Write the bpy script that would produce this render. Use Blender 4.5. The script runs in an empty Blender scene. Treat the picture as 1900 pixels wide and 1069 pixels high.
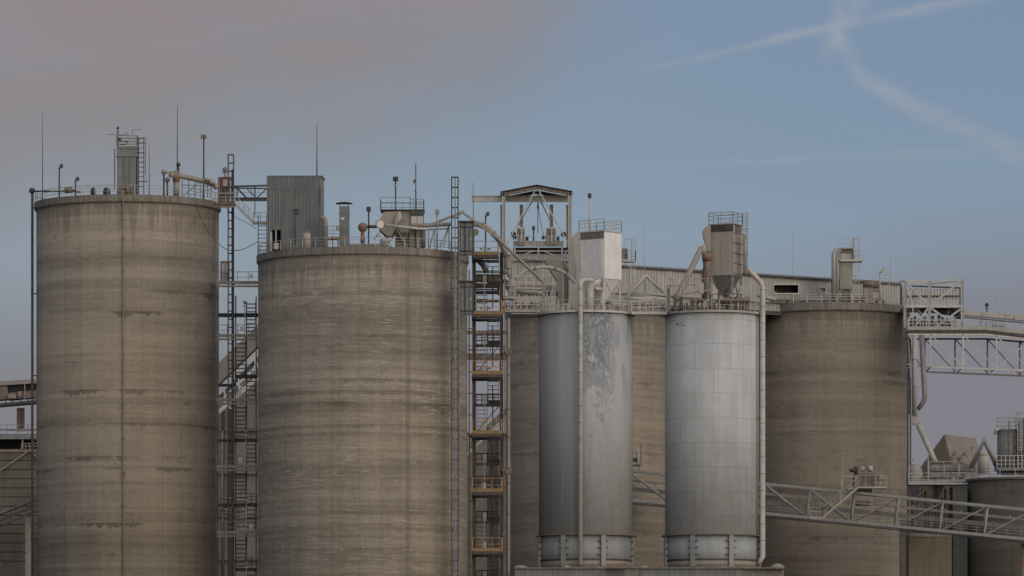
import bpy, math, random
from mathutils import Vector, Matrix
random.seed(7)
R = math.radians
SC = bpy.context.scene
COL = SC.collection
FP, YH, CX, EYE = 10500.0, 1480.0, 950.0, 1.7      # focal length and horizon row in photo pixels

# ------------------------------------------------------------------ camera, sky, sun, exposure
cam = bpy.data.cameras.new('camera'); camo = bpy.data.objects.new('camera', cam); COL.objects.link(camo)
camo.location = (0, 0, EYE); camo.rotation_euler = (R(90), 0, 0)
cam.sensor_width = 36; cam.lens = 36 * FP / 1900.0; cam.shift_y = (YH - 534.5) / 1900.0
cam.clip_start = 1; cam.clip_end = 20000
SC.camera = camo
SC.view_settings.view_transform = 'Standard'; SC.view_settings.look = 'None'
SC.view_settings.exposure = 0.0; SC.view_settings.gamma = 1.0
SUN_EL, SUN_AZ = 28.0, 37.0          # degrees; azimuth measured from straight behind the camera to the right
sun = bpy.data.lights.new('sun', 'SUN'); so = bpy.data.objects.new('sun', sun); COL.objects.link(so)
sun.energy = 1.3; sun.angle = R(120); sun.color = (1.0, 0.85, 0.69)
sdir = Vector((math.sin(R(SUN_AZ)) * math.cos(R(SUN_EL)), -math.cos(R(SUN_AZ)) * math.cos(R(SUN_EL)), math.sin(R(SUN_EL))))
so.rotation_euler = sdir.to_track_quat('Z', 'Y').to_euler(); so.location = sdir * 500

class G:
    """tiny node-graph helper"""
    def __init__(s, tree): s.t = tree; s.n = tree.nodes; s.l = tree.links
    def put(s, sock, v):
        if isinstance(v, bpy.types.NodeSocket): s.l.new(v, sock)
        elif v is not None: sock.default_value = v
    def m(s, op, a, b=None, c=None, clamp=False):
        n = s.n.new('ShaderNodeMath'); n.operation = op; n.use_clamp = clamp
        for i, v in enumerate((a, b, c)):
            if v is not None: s.put(n.inputs[i], v)
        return n.outputs[0]
    def add(s, a, b): return s.m('ADD', a, b)
    def sub(s, a, b): return s.m('SUBTRACT', a, b)
    def mul(s, a, b): return s.m('MULTIPLY', a, b)
    def div(s, a, b): return s.m('DIVIDE', a, b)
    def step(s, v, a, b, lo=0.0, hi=1.0):
        n = s.n.new('ShaderNodeMapRange'); n.interpolation_type = 'SMOOTHSTEP'
        s.put(n.inputs[0], v); s.put(n.inputs[1], a); s.put(n.inputs[2], b); s.put(n.inputs[3], lo); s.put(n.inputs[4], hi)
        return n.outputs[0]
    def lin(s, v, a, b, lo=0.0, hi=1.0):
        n = s.n.new('ShaderNodeMapRange'); s.put(n.inputs[0], v)
        for i, q in enumerate((a, b, lo, hi)): s.put(n.inputs[i + 1], q)
        return n.outputs[0]
    def mix(s, f, a, b, mode='MIX'):
        n = s.n.new('ShaderNodeMix'); n.data_type = 'RGBA'; n.blend_type = mode
        s.put(n.inputs[0], f)
        for i, v in ((6, a), (7, b)):
            if isinstance(v, (tuple, list)) and len(v) == 3: v = (*v, 1)
            s.put(n.inputs[i], v)
        return n.outputs[2]
    def xyz(s, v):
        n = s.n.new('ShaderNodeSeparateXYZ'); s.l.new(v, n.inputs[0]); return n.outputs
    def vec(s, x, y, z):
        n = s.n.new('ShaderNodeCombineXYZ')
        for i, v in enumerate((x, y, z)): s.put(n.inputs[i], v)
        return n.outputs[0]
    def noise(s, v, scale=1.0, detail=3.0, rough=0.5, dist=0.0):
        n = s.n.new('ShaderNodeTexNoise'); s.l.new(v, n.inputs['Vector'])
        n.inputs['Scale'].default_value = scale; n.inputs['Detail'].default_value = detail
        n.inputs['Roughness'].default_value = rough; n.inputs['Distortion'].default_value = dist
        return n.outputs[0]
    def scl(s, v, sc, off=(0, 0, 0)):
        n = s.n.new('ShaderNodeMapping'); s.l.new(v, n.inputs[0]); n.inputs['Scale'].default_value = sc
        n.inputs['Location'].default_value = off
        return n.outputs[0]
    def grey(s, v):
        n = s.n.new('ShaderNodeCombineColor')
        for i in range(3): s.put(n.inputs[i], v)
        return n.outputs[0]

def make_world():
    w = bpy.data.worlds.new('World'); SC.world = w; w.use_nodes = True
    g = G(w.node_tree); g.n.clear()
    sky = g.n.new('ShaderNodeTexSky'); sky.sky_type = 'NISHITA'; sky.sun_disc = False
    sky.sun_elevation = R(SUN_EL); sky.sun_rotation = R(180 - SUN_AZ)
    sky.air_density = 1.0; sky.dust_density = 1.6; sky.ozone_density = 2.0
    tc = g.n.new('ShaderNodeTexCoord').outputs['Generated']
    x, y, z = g.xyz(tc)
    ys = g.m('MAXIMUM', y, 0.02)
    u = g.div(x, ys); v = g.div(z, ys)            # tangent of azimuth, tangent of elevation
    P = g.add(g.mul(u, FP / 1000), 0.95)          # sky directions in thousandths of the photo width unit
    Q = g.sub(YH / 1000, g.mul(v, FP / 1000))
    cv = g.vec(P, Q, 0.0)
    n1 = g.noise(cv, 1.3, 5, 0.5, 0.3); n2 = g.noise(g.scl(cv, (1.5, 5, 1)), 1.0, 5, 0.55); n3 = g.noise(cv, 9, 4, .6)
    base = g.mix(1.0, sky.outputs[0], (1, 1, 1), 'MULTIPLY')
    # clear sky: pale lower, deeper blue higher up
    blue = g.mix(g.step(Q, 0.75, -0.1), (2.16, 2.50, 2.86), (1.60, 2.06, 2.84))
    blue = g.mix(g.step(P, 0.2, 2.0), blue, g.mix(1.0, blue, (0.86, 0.96, 1.07), 'MULTIPLY'))
    col = g.mix(g.step(y, -0.25, 0.35, 0.15, 0.86), base, blue)
    # mauve bank low over the horizon, stronger to the sides
    hz = g.step(g.add(g.add(Q, g.mul(n1, 0.18)), g.mul(g.step(P, 1.2, 1.9), 0.13)), 0.50, 0.86)
    col = g.mix(g.mul(g.mul(hz, g.step(y, -.3, .4)), 0.86), col, (1.78, 1.66, 1.88))
    # warm grey cloud sheet, upper left
    cl = g.add(g.mul(P, 0.27), Q)
    cl = g.add(cl, g.mul(g.sub(n1, 0.5), 0.34)); cl = g.add(cl, g.mul(g.sub(n2, 0.5), 0.12))
    m = g.mul(g.step(cl, 0.54, 0.24), g.lin(g.noise(g.scl(cv, (2.2, 7, 1), (3, 1, 0)), 1.0, 6, .6, .4), .3, .6, .72, 1.0))
    front = g.step(y, .1, .5)
    m = g.mul(m, front)
    m = g.mul(m, g.step(g.add(P, g.mul(g.sub(n2, .5), .35)), 1.30, 0.92))
    cc = g.mix(g.step(g.add(g.add(g.mul(P, .12), Q), g.mul(g.sub(n2, .5), .10)), 0.02, .24), (2.50, 2.04, 1.96), (2.24, 2.02, 2.04))
    cc = g.mix(g.lin(n2, .3, .7), g.mix(1.0, cc, (0.94, 0.935, .94), 'MULTIPLY'), cc)
    col = g.mix(g.mul(m, 0.88), col, cc)
    # contrails
    def trail(c, pts, w0, w1, amt):
        out = None; n = len(pts) - 1
        for i in range(n):
            (ax, ay), (bx, by) = pts[i], pts[i + 1]
            dx, dy = bx - ax, by - ay; L2 = dx * dx + dy * dy
            t = g.m('DIVIDE', g.add(g.mul(g.sub(P, ax), dx), g.mul(g.sub(Q, ay), dy)), L2, clamp=True)
            ex = g.sub(P, g.add(g.mul(t, dx), ax)); ey = g.sub(Q, g.add(g.mul(t, dy), ay))
            d = g.m('SQRT', g.add(g.mul(ex, ex), g.mul(ey, ey)))
            ww = g.add(g.mul(t, (w1 - w0) / n), w0 + (w1 - w0) * i / n)
            d = g.add(d, g.mul(g.sub(n3, .5), 0.02))
            k = g.step(g.div(d, ww), 1.0, 0.0)
            out = k if out is None else g.m('MAXIMUM', out, k)
        out = g.mul(out, g.lin(g.noise(g.scl(cv, (7, 22, 1)), 1.0, 6, .65, .5), .32, .62, .25, 1.0))
        return g.mix(g.mul(g.mul(out, g.mul(g.step(P, 1.05, 1.42), front)), amt), c, (2.95, 3.15, 3.45))
    col = trail(col, [(1.06, .15), (1.30, .108), (1.50, .058), (1.84, -.01)], .007, .018, .50)
    col = trail(col, [(1.548, -.02), (1.558, .07), (1.60, .145), (1.70, .20), (1.92, .30)], .018, .036, .50)
    col = trail(col, [(1.62, -.02), (1.55, .05), (1.54, .10)], .03, .03, .4)
    col = trail(col, [(1.02, .315), (1.45, .297), (1.80, .283)], .010, .018, .22)
    bg = g.n.new('ShaderNodeBackground'); g.l.new(col, bg.inputs[0]); bg.inputs[1].default_value = 0.12
    o = g.n.new('ShaderNodeOutputWorld'); g.l.new(bg.outputs[0], o.inputs[0])
make_world()

# ------------------------------------------------------------------ materials
def pbsdf(name):
    m = bpy.data.materials.new(name); m.use_nodes = True
    g = G(m.node_tree); b = g.n['Principled BSDF']
    return m, g, b, g.n.new('ShaderNodeTexCoord').outputs['Object']
def bump(g, b, h, st, dist=0.05):
    n = g.n.new('ShaderNodeBump'); n.inputs['Strength'].default_value = st; n.inputs['Distance'].default_value = dist
    g.l.new(h, n.inputs['Height']); g.l.new(n.outputs[0], b.inputs['Normal'])

def worn(name, c1, c2, rough=0.6, metal=0.0, scale=1.2, streak=0.35, dust=0.25, dustc=(0.30, 0.27, 0.22), rust=0.0):
    """paint or steel with blotches, vertical streaks, cement dust and optional rust patches"""
    m, g, b, o = pbsdf(name)
    n = g.noise(o, scale, 5, .6)
    s = g.noise(g.scl(o, (3.2, 3.2, .22)), 1.0, 4, .6)
    c = g.mix(g.step(g.add(g.mul(n, 1 - streak), g.mul(s, streak)), .36, .64), c1, c2)
    d = g.noise(g.scl(o, (1, 1, .6), (7, 3, 1)), scale * 1.9, 5, .65)
    c = g.mix(g.mul(g.step(d, .42, .72), dust), c, dustc)
    if rust:
        r = g.noise(g.scl(o, (1, 1, .4), (3, 9, 4)), scale * 2.6, 5, .7)
        c = g.mix(g.step(r, .60 - rust * .22, .68 - rust * .16), c, (.15, .065, .035))
    g.l.new(c, b.inputs['Base Color']); b.inputs['Roughness'].default_value = rough; b.inputs['Metallic'].default_value = metal
    return m

def concrete(name, lo, hi, seed, band=1.0, dark=0.5, radius=11.0, warm=(1.03, 1.0, .94), pale=0.3, fs=1.0, fmin=1.27, fmax=1.71, seams=(), ztop=66.0):
    m, g, b, o = pbsdf(name)
    x, y, z = g.xyz(o)
    th = g.mul(g.m('ARCTAN2', x, g.mul(y, -1)), radius)          # arc length round the shell, 0 facing the viewer
    cyl = g.vec(th, z, seed * 5.1)
    strk = g.noise(g.scl(cyl, (.9, .035, 1)), 1.0, 6, .65)       # vertical run-off
    rag = g.noise(g.scl(cyl, (1.1, .5, 1)), 1.0, 6, .7)
    zr = g.add(z, g.mul(g.sub(rag, .5), .5))
    bandn = g.noise(g.vec(g.mul(th, .03), g.mul(g.add(z, g.mul(g.sub(rag, .5), .9)), .33 * band), seed * 2.3), 1.0, 6, .66)
    wide = g.noise(g.vec(g.mul(th, .05), g.mul(z, .09), seed * 4.3), 1.0, 3, .5)
    stri = g.noise(g.scl(cyl, (.16, 3.2, 1)), 1.0, 7, .74)       # fine horizontal striation
    fine = g.noise(g.scl(cyl, (2.2, 3.5, 1)), 1.0, 6, .7)
    patch = g.noise(g.scl(cyl, (.32, .55, 1), (seed * 13.7, seed * 3.3, 0)), 1.0, 7, .68)
    P_ = 1.27
    def wnoise(a, b):
        n = g.n.new('ShaderNodeTexWhiteNoise'); n.noise_dimensions = '2D'; g.l.new(g.vec(a, b, 0), n.inputs['Vector']); return n.outputs['Value']
    row = g.m('FLOOR', g.div(z, P_)); f = g.m('FRACT', g.div(z, P_))
    colm = g.m('FLOOR', g.div(th, 2.45)); lift = wnoise(row, seed); pan = wnoise(g.add(colm, g.mul(g.m('FLOOR', g.div(row, 9)), 31)), seed + 4)
    row2 = g.m('FLOOR', g.div(g.add(z, g.mul(g.sub(rag, .5), .28)), .46)); t = g.add(g.mul(bandn, .72), g.mul(wide, .28)); t = g.add(t, g.mul(wnoise(row2, seed + 30), .17)); t = g.add(t, g.mul(lift, .15)); t = g.add(t, g.mul(pan, .08)); t = g.add(t, g.mul(strk, .30)); t = g.add(t, g.mul(g.noise(g.scl(cyl, (.5, 7.0, 1)), 1.0, 4, .7), .32 * fs))
    t = g.add(t, g.mul(g.add(g.mul(g.sub(stri, .5), fs), .5), .60)); t = g.add(t, g.mul(fine, .40)); t = g.lin(t, fmin, fmax)
    c = g.mix(t, lo, hi)
    c = g.mix(g.lin(wide, .35, .65), c, g.mix(1.0, c, warm, 'MULTIPLY'))
    dk = tuple(v * .55 for v in lo)
    ln1 = g.noise(g.scl(cyl, (.45, 4.6, 1), (11, 2, 0)), 1.0, 3, .6); ln2 = g.noise(g.scl(cyl, (.7, 5.5, 1), (2, 17, 0)), 1.0, 3, .6); hat = g.noise(g.scl(cyl, (4.2, .9, 1), (5, 7, 0)), 1.0, 3, .6)
    zone = g.noise(g.scl(cyl, (.12, .16, 1), (4, 4, 0)), 1.0, 4, .6)
    c = g.mix(g.mul(g.mul(g.step(ln1, .55, .62), g.step(zone, .42, .58)), pale * .75), c, tuple(v * 1.30 for v in hi))
    c = g.mix(g.mul(g.step(ln2, .56, .63), g.lin(zone, .62, .35, .12 * fs, .45 * fs)), c, tuple(v * .8 for v in lo))
    c = g.mix(g.mul(g.step(hat, .58, .66), g.lin(strk, .3, .6, .05 * fs, .28 * fs)), c, dk)
    # ragged damp fringe left along some of the slip-form stops
    fr1 = g.noise(g.vec(g.mul(th, .42), g.mul(row, 7.3), seed), 1.0, 7, .78)
    sel = g.step(wnoise(row, seed + 9), .42, .85); part = g.step(g.noise(g.vec(g.mul(th, .11), g.mul(row, 3.1), seed + 2), 1.0, 3), .40, .60)
    hgt = g.mul(g.mul(g.sub(fr1, .36), 3.0), g.mul(sel, part))
    fm = g.step(g.add(g.sub(hgt, g.sub(1.0, f)), g.mul(g.sub(fine, .5), .5)), -.03, .10)
    c = g.mix(g.mul(g.mul(fm, g.lin(fine, .3, .65, .5, 1)), g.mul(g.m('MINIMUM', 1.0, g.mul(part, sel)), dark)), c, dk)
    dm = g.mul(g.step(g.add(patch, g.mul(g.sub(stri, .5), .35)), .58, .70), g.step(strk, .35, .62, .3, 1.0))
    c = g.mix(g.mul(dm, dark * .65), c, dk)
    # pale laitance lines just above some stops
    pl = g.mul(g.step(g.m('ABSOLUTE', g.sub(g.m('FRACT', g.div(zr, P_ * .5)), .5)), .40, .49), g.step(wnoise(row, seed + 17), .35, .8))
    pl = g.mul(pl, g.lin(g.noise(g.scl(cyl, (.3, 2.0, 1), (3, 3, 3)), 1.0, 6, .7), .42, .62))
    c = g.mix(g.mul(pl, pale), c, tuple(v * 1.35 for v in hi))
    # shutter joints
    jt = g.m('ABSOLUTE', g.sub(g.m('FRACT', g.div(th, 2.45)), .5))
    c = g.mix(g.mul(g.step(jt, .474, .5), g.mul(g.lin(fine, .35, .6, .12, .6), g.step(wnoise(colm, seed), .1, .7))), c, dk)
    # run-off below the roof slab
    drn = g.noise(g.vec(g.mul(th, 1.1), g.mul(z, .02), seed + 6), 1.0, 5, .75); dl = g.mul(g.m('MAXIMUM', g.sub(drn, .40), 0.0), 26.0)
    c = g.mix(g.mul(g.step(g.sub(ztop - .9, z), dl, g.mul(dl, .35)), g.lin(fine, .3, .6, .18, .48)), c, dk)
    for sx, sw, sa in seams:
        c = g.mix(g.mul(g.step(g.m('ABSOLUTE', g.sub(g.add(th, g.mul(g.sub(rag, .5), .3)), sx)), sw * 1.5, sw * .5), g.mul(g.lin(strk, .3, .6, .5, 1.0), sa)), c, tuple(v * .8 for v in lo))
    # tie holes down some joints
    dot = g.mul(g.step(jt, .45, .475), g.mul(g.step(g.m('ABSOLUTE', g.sub(f, .5)), .12, .07), g.step(wnoise(colm, seed + 3), .55, .65)))
    c = g.mix(g.mul(dot, .6), c, dk)
    # short dark weep marks
    vo = g.n.new('ShaderNodeTexVoronoi'); g.l.new(g.scl(cyl, (.85, .33, 1)), vo.inputs['Vector']); vo.inputs['Scale'].default_value = 1.0
    c = g.mix(g.mul(g.step(vo.outputs['Distance'], .08, .03), g.step(g.noise(cyl, .3, 2), .48, .58, 0, .7)), c, dk)
    g.l.new(c, b.inputs['Base Color']); b.inputs['Roughness'].default_value = .92; b.inputs['Specular IOR Level'].default_value = .15
    bump(g, b, g.add(g.mul(stri, .6), fine), .25, .05)
    return m

def shell_paint(name, kind):
    m, g, b, o = pbsdf(name)
    x, y, z = g.xyz(o); z = g.add(z, 27.8); th = g.mul(g.m('ARCTAN2', x, g.mul(y, -1)), 5.3)
    cyl = g.vec(th, z, 0.0)
    strk = g.noise(g.scl(cyl, (1.5, .06, 1)), 1.0, 5, .6)
    big = g.noise(g.scl(cyl, (.22, .10, 1)), 1.0, 5, .6, .4)
    br = g.n.new('ShaderNodeTexBrick'); g.l.new(cyl, br.inputs['Vector'])
    br.inputs['Scale'].default_value = 1.0; br.inputs['Brick Width'].default_value = 4.1; br.inputs['Row Height'].default_value = 2.78
    br.inputs['Mortar Size'].default_value = .022; br.inputs['Mortar Smooth'].default_value = .6; br.inputs['Bias'].default_value = 0
    br.inputs['Color1'].default_value = (1, 1, 1, 1); br.inputs['Color2'].default_value = (.9, .9, .9, 1); br.inputs['Mortar'].default_value = (.0, .0, .0, 1)
    seam = br.outputs['Fac']
    if kind == 'clean':
        c = g.mix(g.step(g.add(g.mul(strk, .5), g.mul(big, .5)), .38, .62), (.395, .40, .395), (.485, .485, .47))
        c = g.mix(.5, c, g.mix(1.0, c, br.outputs['Color'], 'MULTIPLY'))
        topd = g.mul(g.step(z, 54.0, 56.4), g.step(g.noise(g.scl(cyl, (.5, .3, 1)), 1, 4, .6), .42, .58))
        c = g.mix(g.mul(topd, .6), c, (.36, .335, .28))
        c = g.mix(g.mul(seam, g.lin(big, .38, .6, .15, .9)), c, (.17, .16, .145))
        sp = g.noise(g.scl(cyl, (.9, 2.2, 1), (4, 1, 0)), 1.0, 5, .7)
        c = g.mix(g.mul(g.step(sp, .66, .70), g.step(z, 50, 56)), c, (.07, .06, .05))
        scr = g.mul(g.step(g.m('ABSOLUTE', g.add(th, 4.0)), .9, .6), g.step(g.m('ABSOLUTE', g.sub(z, 55.1)), .3, .15))
        c = g.mix(g.mul(g.step(g.noise(g.scl(cyl, (2.6, 3.4, 1)), 1.0, 3, .6), .50, .56), scr), c, (.05, .045, .04))
        wk = g.noise(g.scl(cyl, (.35, .5, 1), (7, 3, 1)), 1.0, 6, .65); c = g.mix(g.mul(g.step(wk, .48, .62), .35), c, (.36, .34, .30))
        sp2 = g.noise(g.scl(cyl, (1.6, 2.6, 1), (14, 11, 0)), 1.0, 4, .7); c = g.mix(g.mul(g.step(sp2, .68, .72), .6), c, (.13, .12, .105))
        rs = g.noise(g.scl(cyl, (2.5, .10, 1), (9, 1, 0)), 1.0, 4, .6)
        c = g.mix(g.mul(g.step(rs, .62, .74), .3), c, (.24, .19, .14))
    else:
        right = g.step(g.add(th, g.mul(g.sub(strk, .5), 4.5)), -1.6, 0.9)
        a = g.mix(g.lin(strk, .35, .65), (.255, .262, .26), (.325, .328, .32))
        cream = g.mix(g.lin(strk, .35, .65), (.39, .365, .325), (.50, .47, .425))
        bluish = g.mix(g.lin(big, .3, .7), (.30, .31, .325), (.38, .39, .39))
        pk = g.noise(g.scl(cyl, (.75, .13, 1), (2, 5, 0)), 1.0, 8, .7, .25)
        rt = g.mix(g.step(g.add(g.mul(pk, .55), g.mul(strk, .45)), .44, .56), g.mix(.45, cream, bluish), g.mix(.25, bluish, cream))
        lob = g.noise(g.scl(cyl, (.55, .2, 1), (8, 2, 0)), 1.0, 7, .65, .3); up = g.step(z, 44, 52); rt = g.mix(g.mul(g.step(g.add(lob, g.mul(g.sub(strk, .5), .3)), .50, .56), g.mul(up, .8)), rt, (.25, .265, .285))
        hd = g.noise(g.scl(cyl, (1.6, 4.5, 1), (1, 4, 2)), 1.0, 6, .75); hz_ = g.mul(g.step(g.m('ABSOLUTE', g.sub(th, 2.2)), 3.2, 1.4), g.mul(g.step(z, 47, 42), g.step(g.noise(g.scl(cyl, (.6, .35, 1), (6, 6, 0)), 1.0, 3), .45, .6)))
        rt = g.mix(g.mul(g.step(hd, .52, .60), g.mul(hz_, .6)), rt, (.27, .20, .17))
        c = g.mix(right, a, rt)
        # bare flakes high on the shell, right of the pipe
        fl = g.noise(g.scl(cyl, (1.1, .6, 1), (1, 8, 3)), 1.0, 7, .72, .5)
        rg = g.mul(g.step(z, 40, 53), g.step(g.m('ABSOLUTE', g.sub(th, 1.2)), 3.0, 1.0))
        c = g.mix(g.step(g.add(fl, g.mul(rg, .20)), .61, .645), c, g.mix(g.step(fl, .50, .53), (.17, .185, .20), (.27, .28, .285)))
        rd = g.noise(g.scl(cyl, (2.2, .22, 1), (5, 2, 8)), 1.0, 5, .7)
        c = g.mix(g.mul(g.mul(g.step(rd, .60, .70), right), .35), c, (.25, .15, .115))
        c = g.mix(g.mul(seam, .25), c, (.2, .18, .16))
    g.l.new(c, b.inputs['Base Color']); b.inputs['Roughness'].default_value = .85; b.inputs['Specular IOR Level'].default_value = .12
    bump(g, b, g.add(strk, g.mul(seam, -.6)), .12, .03)
    return m

M = {}
M['c1'] = concrete('concrete_tan', (.150, .124, .095), (.320, .275, .217), 1.0, 1.0, .9, 10.8, pale=.25, ztop=70.4, fs=.45, fmin=1.12, fmax=1.62)
M['c2'] = concrete('concrete_grey_tan', (.140, .119, .092), (.310, .270, .215), 2.0, .9, .5, 12.3, pale=.7, ztop=62.9, fs=.8, fmin=1.20, fmax=1.72, seams=((5.7, .32, .5), (-3.2, .10, .3)))
M['c5'] = concrete('concrete_brown', (.135, .113, .088), (.25, .213, .17), 3.0, .7, .6, 9.3, ztop=65.8, fs=.5, fmin=1.12, fmax=1.62)
M['c6'] = concrete('concrete_dark_brown', (.145, .121, .094), (.27, .23, .183), 4.0, .8, .5, 10.4, ztop=64.1, fs=.6, fmin=1.15, fmax=1.62)
M['c7'] = concrete('concrete_dark_grey', (.065, .06, .052), (.105, .094, .08), 5.0, .8, .4, 8.0)  # plain darker grey concrete for the low silo and the pilaster
M['cap'] = worn('weathered_cap_concrete', (.15, .13, .105), (.24, .215, .18), .95, 0, .8, .7, .35, (.10, .088, .07))
M['shell_old'] = shell_paint('peeling_shell_paint', 'old')
M['shell_new'] = shell_paint('pale_shell_paint', 'clean')
M['galv'] = worn('galvanised_steel', (.32, .315, .30), (.42, .41, .385), .5, .25, 1.5, .4, .35)
M['steel'] = worn('grey_painted_steel', (.14, .14, .135), (.22, .215, .2), .55, .15, 1.2, .4, .35)
M['standp'] = worn('weathered_pipe', (.17, .14, .11), (.24, .205, .165), .7, 0, 1.5, .5, .3, rust=.2)
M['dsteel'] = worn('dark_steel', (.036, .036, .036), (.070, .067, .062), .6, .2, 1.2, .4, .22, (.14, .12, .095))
M['bsteel'] = worn('brown_dusty_steel', (.12, .105, .085), (.20, .175, .145), .7, .05, 1.5, .4, .3, rust=.5)
M['beige'] = worn('beige_paint', (.30, .275, .235), (.40, .37, .32), .65, 0, .9, .4, .4)
M['tan'] = worn('dusty_tan_sheet', (.215, .19, .155), (.30, .27, .225), .75, 0, .8, .5, .4)
M['dusty'] = worn('cement_dusted_sheet', (.17, .143, .118), (.225, .195, .16), .9, 0, .5, .6, .3)
M['warm'] = worn('warm_beige_sheet', (.29, .25, .21), (.36, .32, .275), .75, 0, .8, .6, .3)
M['cream'] = worn('cream_pipe_paint', (.40, .375, .33), (.52, .49, .43), .6, 0, 1.2, .4, .35)
M['white'] = worn('dusty_white_sheet', (.66, .64, .60), (.76, .73, .68), .6, 0, .6, .4, .25, (.40, .36, .30))
M['dwhite'] = worn('dust_caked_rail', (.42, .395, .35), (.56, .53, .48), .7, 0, 2, .3, .4)
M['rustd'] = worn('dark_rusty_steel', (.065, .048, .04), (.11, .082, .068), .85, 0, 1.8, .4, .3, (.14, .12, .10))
M['rust'] = worn('rusty_steel', (.16, .085, .055), (.24, .15, .105), .85, 0, 1.8, .4, .35, (.22, .18, .14), rust=.4)
M['orange'] = worn('faded_orange_rail', (.37, .165, .048), (.43, .225, .075), .65, 0, 2.2, .3, .3, (.26, .17, .10), rust=.45)
M['yellow'] = worn('faded_yellow_steel', (.20, .135, .06), (.26, .18, .08), .65, 0, 1.6, .3, .45, (.25, .2, .13), rust=.35)
M['siding'] = worn('grey_corrugated_sheet', (.105, .118, .12), (.155, .166, .164), .5, .25, .6, .65, .22)
M['siding2'] = worn('pale_corrugated_sheet', (.27, .26, .235), (.38, .365, .33), .55, .1, .6, .7, .35)
M['siding5'] = worn('drab_plank_cladding', (.10, .082, .062), (.145, .122, .095), .8, 0, .5, .6, .3, (.17, .15, .12))
M['siding4'] = worn('light_corrugated_sheet', (.42, .415, .39), (.52, .51, .48), .55, .1, .6, .7, .2)
M['siding3'] = worn('tan_corrugated_sheet', (.16, .145, .12), (.22, .20, .165), .65, .05, .5, .6, .3)
M['void'] = worn('unlit_interior', (.012, .012, .012), (.02, .02, .02), .9, 0, 1, .2, .05)  # near-black colour carries the shade inside openings and gaps
M['glass'] = worn('lamp_glass', (.12, .125, .13), (.2, .2, .2), .25, 0, 3, .2, .2)
M['board'] = worn('pale_sign_board', (.5, .5, .47), (.6, .6, .56), .6, 0, 2, .3, .2)
M['ground'] = worn('quarry_gravel', (.10, .09, .075), (.17, .15, .125), .95, 0, .05, .2, .3)

# ------------------------------------------------------------------ mesh builder
def pt(px, py, Y): return Vector(((px - CX) * Y / FP, Y, EYE + (YH - py) * Y / FP))
def X(px, Y): return (px - CX) * Y / FP
def Z(py, Y): return EYE + (YH - py) * Y / FP
def fr(v, up=Vector((0, 0, 1))):
    v = v.normalized()
    if abs(v.dot(up)) > .995: up = Vector((1, 0, 0))
    a = v.cross(up).normalized(); return a, a.cross(v).normalized() * -1

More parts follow.
